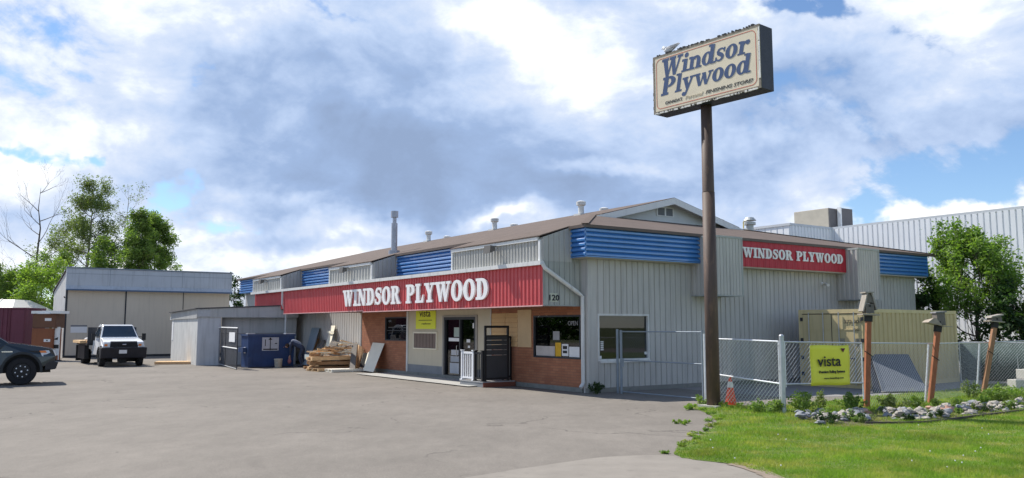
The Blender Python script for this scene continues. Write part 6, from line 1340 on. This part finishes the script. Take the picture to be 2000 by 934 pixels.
# ragged weedy margin between asphalt and lawn, and weeds in the border
rr = random.Random(91)
for k in range(16):
    a = edge[int(len(edge) * (k + .5) / 16 * .72)]
    plant('small weed tuft rooted in the ragged margin of the lawn', Vector((a[0] + rr.uniform(-.18, .12), a[1] + rr.uniform(-.12, .12), 0)), rr.uniform(.03, .09), rr.uniform(.08, .24), 300 + k, M['grass'] if k % 3 else M['leaf_mid'], 26, size=.018, name='weed', group='weeds along the lawn margin')
for k in range(22):
    x_ = rr.uniform(1570, 2000); t = (x_ - 1570) / 430; y_ = 823 - 30 * max(0, t - .3) / .7 + rr.uniform(-16, 8)
    plant('small green weed growing up between the border rocks', gp(x_, y_), rr.uniform(.14, .30), rr.uniform(.10, .22), 400 + k, (M['leaf'], M['leaf_olive'], M['leaf_dark'])[k % 3], 34, size=.03, name='weed', group='weeds between the border rocks')
# rock border
bed = [tuple(gp(*p)[:2]) for p in [(1556, 822), (1640, 835), (1700, 832), (1770, 824), (1830, 822), (1900, 813), (1960, 806), (2010, 798), (2060, 790), (2060, 772), (1990, 782), (1900, 786), (1820, 795), (1740, 800), (1650, 806), (1560, 806)]]
sheet('rock_bed', jit(bed + [bed[0]], .3, .02, 6)[:-1], .012, M['soil'])
ed = thing('edging_board', 'dark timber edging board along the front of the rock border', 'edging', gp(1700, 829))
ep = [gp(x, y) - gp(1700, 829) for x, y in ((1690, 829), (1740, 829), (1800, 828), (1850, 823), (1900, 816), (1960, 809), (2020, 801))]
for a, b in zip(ep[:-1], ep[1:]):
    mb = MB(); mb.bar(a + Z * .02, b + Z * .02, .03, .07); mb.build('board', M['rubber_edge'], ed)
rr = random.Random(21); protos = []
def rock_mesh(seed):
    r2 = random.Random(seed); import mathutils
    mb = MB(); sphere_mb(mb, (0, 0, 0), 1., 9, 6); off = Vector((r2.uniform(0, 50),) * 3); v = []
    for q in mb.v:
        p = Vector(q); n_ = mathutils.noise.noise(p * 1.1 + off); p = p * (1 + .75 * n_); p.z *= .62; p.x *= 1.15; v.append(tuple(p))
    mb.v = v; me = bpy.data.meshes.new('rock'); me.from_pydata(mb.v, [], mb.f); return me
rms = [[rock_mesh(k) for k in range(6)] for _ in range(3)]
for i, row in enumerate(rms):
    for me in row: me.materials.append([M['rock'], M['rock_grey'], M['rock_pink']][i])
def rock(p, s, kind, lab, group): 
    o = bpy.data.objects.new('rock', rms[kind][rr.randrange(6)]); col.objects.link(o); o.location = (p.x, p.y, p.z); o.scale = (s, s * rr.uniform(.7, 1.), s * rr.uniform(.7, 1.)); o.rotation_euler = (rr.uniform(-.3, .3), rr.uniform(-.3, .3), rr.uniform(0, 6.28)); tag(o, lab, 'rock', group); return o
pathf = [(1560, 815), (1600, 817), (1640, 820), (1690, 812), (1745, 813), (1800, 812), (1850, 808), (1900, 800), (1950, 797), (2010, 789)]
zones = [((1595, 1690), 0, 'pale rock in the cluster under the yellow banner', 'pale rocks under the banner', 46), ((1735, 1790), 0, 'pale rock in the heap between the first and middle posts', 'pale rocks between the first and middle posts', 52), ((1790, 1850), 0, 'pale rock in the heap at the foot of the middle post', 'pale rocks by the middle post', 56), ((1880, 2015), 0, 'pale rock in the border right of the right-hand post', 'pale rocks right of the right-hand post', 80), ((1556, 1690), 1, 'shaded grey rock at the left end of the border', 'grey rocks at the left end of the border', 30), ((1720, 1990), 1, 'dark grey rock among the paler ones of the border', 'grey rocks among the pale ones', 24)]
for (xa, xb), kd, lab, grp, n_ in zones:
    for k in range(n_):
        x_ = rr.uniform(xa, xb)
        j = max(i for i in range(len(pathf)) if pathf[i][0] <= max(x_, 1560)); j = min(j, len(pathf) - 2); t = (x_ - pathf[j][0]) / (pathf[j + 1][0] - pathf[j][0]); yc = pathf[j][1] + (pathf[j + 1][1] - pathf[j][1]) * t
        y_ = yc + rr.triangular(-13, 12, 0); s_ = rr.uniform(.035, .095) * (1.15 if kd == 0 else 1.3); p = gp(x_, y_); p.z = s_ * .35 + (.07 if abs(y_ - yc) < 6 and rr.random() < .5 else 0); rock(p, s_, kd, lab, grp)
for (x_, y_, s_, kd, lab) in ((1688, 812, .16, 2, 'large pinkish rock at the foot of the first orange post'), (1690, 824, .15, 1, 'large dark grey rock in front of the pinkish rock'), (1852, 806, .19, 2, 'large tan-pink boulder right of the middle post'), (1846, 800, .16, 0, 'pale boulder leaning on the tan-pink boulder'), (1640, 822, .16, 0, 'white angular rock under the right half of the banner'), (1602, 830, .12, 1, 'flat grey rock near the left shrub'), (1940, 797, .17, 0, 'long cream rock below the broad-leaved plant'), (1764, 808, .12, 0, 'largest pale rock of the heap between the posts'), (1815, 805, .13, 2, 'pinkish rock directly at the foot of the middle post'), (1992, 789, .15, 1, 'grey rock at the right edge of the border')):
    p = gp(x_, y_); p.z = s_ * .35; rock(p, s_, kd, lab, None)

# grass: one blade field
rng = np.random.default_rng(4)
poly = np.array([(p[0], p[1]) for p in lawn_poly])
def inside(x, y):
    c = np.zeros(len(x), bool); n_ = len(poly); j = n_ - 1
    for i in range(n_):
        xi, yi = poly[i]; xj, yj = poly[j]
        c ^= ((yi > y) != (yj > y)) & (x < (xj - xi) * (y - yi) / (yj - yi + 1e-12) + xi); j = i
    return c
def blades(n, ymin, ymax, hmin, hmax, wmul):
    u_ = rng.random(n); yv = 1 / (1 / ymin + (1 / ymax - 1 / ymin) * u_) ; az = rng.uniform(.10, .66, n); xv = yv * az
    k = inside(xv, yv); return xv[k], yv[k]
xs, ys = blades(330000, 9.0, 27., 0, 0, 1)
n_ = len(xs); print('grass blades', n_)
# clumpy density and height
ph = np.sin(xs * 2.1 + 1.3 * np.sin(ys * 1.7)) * np.cos(ys * 2.6 + np.sin(xs * 1.1)); hgt = rng.uniform(.020, .055, n_) * (1 + .45 * ph) * (1 + ys * .012)
edge_d = np.full(n_, 9.)
for (a, b) in zip(edge[:-1], edge[1:]):
    ax_, ay = a; bx_, by = b; t = np.clip(((xs - ax_) * (bx_ - ax_) + (ys - ay) * (by - ay)) / ((bx_ - ax_) ** 2 + (by - ay) ** 2 + 1e-9), 0, 1); edge_d = np.minimum(edge_d, np.hypot(xs - ax_ - t * (bx_ - ax_), ys - ay - t * (by - ay)))
hgt *= np.clip(.55 + edge_d * .9, .4, 1.); hgt = np.where((ys > 19) & (rng.random(n_) < .06), hgt * 2.6, hgt)
an = rng.uniform(0, 2 * np.pi, n_); wd_ = rng.uniform(.003, .006, n_) * (ys / 13) ** .8; ln = rng.uniform(.2, .9, n_) * hgt; la = rng.uniform(0, 2 * np.pi, n_)
cx, sx = np.cos(an) * wd_, np.sin(an) * wd_; z0_ = np.full(n_, .0)
V = np.empty((n_, 3, 3)); V[:, 0] = np.stack([xs - cx, ys - sx, z0_], 1); V[:, 1] = np.stack([xs + cx, ys + sx, z0_], 1); V[:, 2] = np.stack([xs + np.cos(la) * ln, ys + np.sin(la) * ln, hgt], 1)
me = bpy.data.meshes.new('grass'); me.vertices.add(n_ * 3); me.vertices.foreach_set('co', V.reshape(-1)); me.loops.add(n_ * 3); me.loops.foreach_set('vertex_index', np.arange(n_ * 3)); me.polygons.add(n_); me.polygons.foreach_set('loop_start', np.arange(0, n_ * 3, 3)); me.update(); me.materials.append(M['grass'])
go = bpy.data.objects.new('grass', me); col.objects.link(go); tag(go, 'short bright green lawn grass at the lower right', 'grass', kind='stuff')
# small white clover heads and litter in the lawn
mb = MB(); k_ = 0
for _ in range(18):
    x_ = rr.uniform(1380, 2000); y_ = rr.uniform(835, 930)
    p = gp(x_, y_); 
    if inside(np.array([p.x]), np.array([p.y]))[0]: sphere_mb(mb, (p.x, p.y, .05), .012, 6, 4)
tag(mb.build('clover_flowers', M['paper']), 'tiny white clover heads scattered in the lawn', 'flowers', kind='stuff')
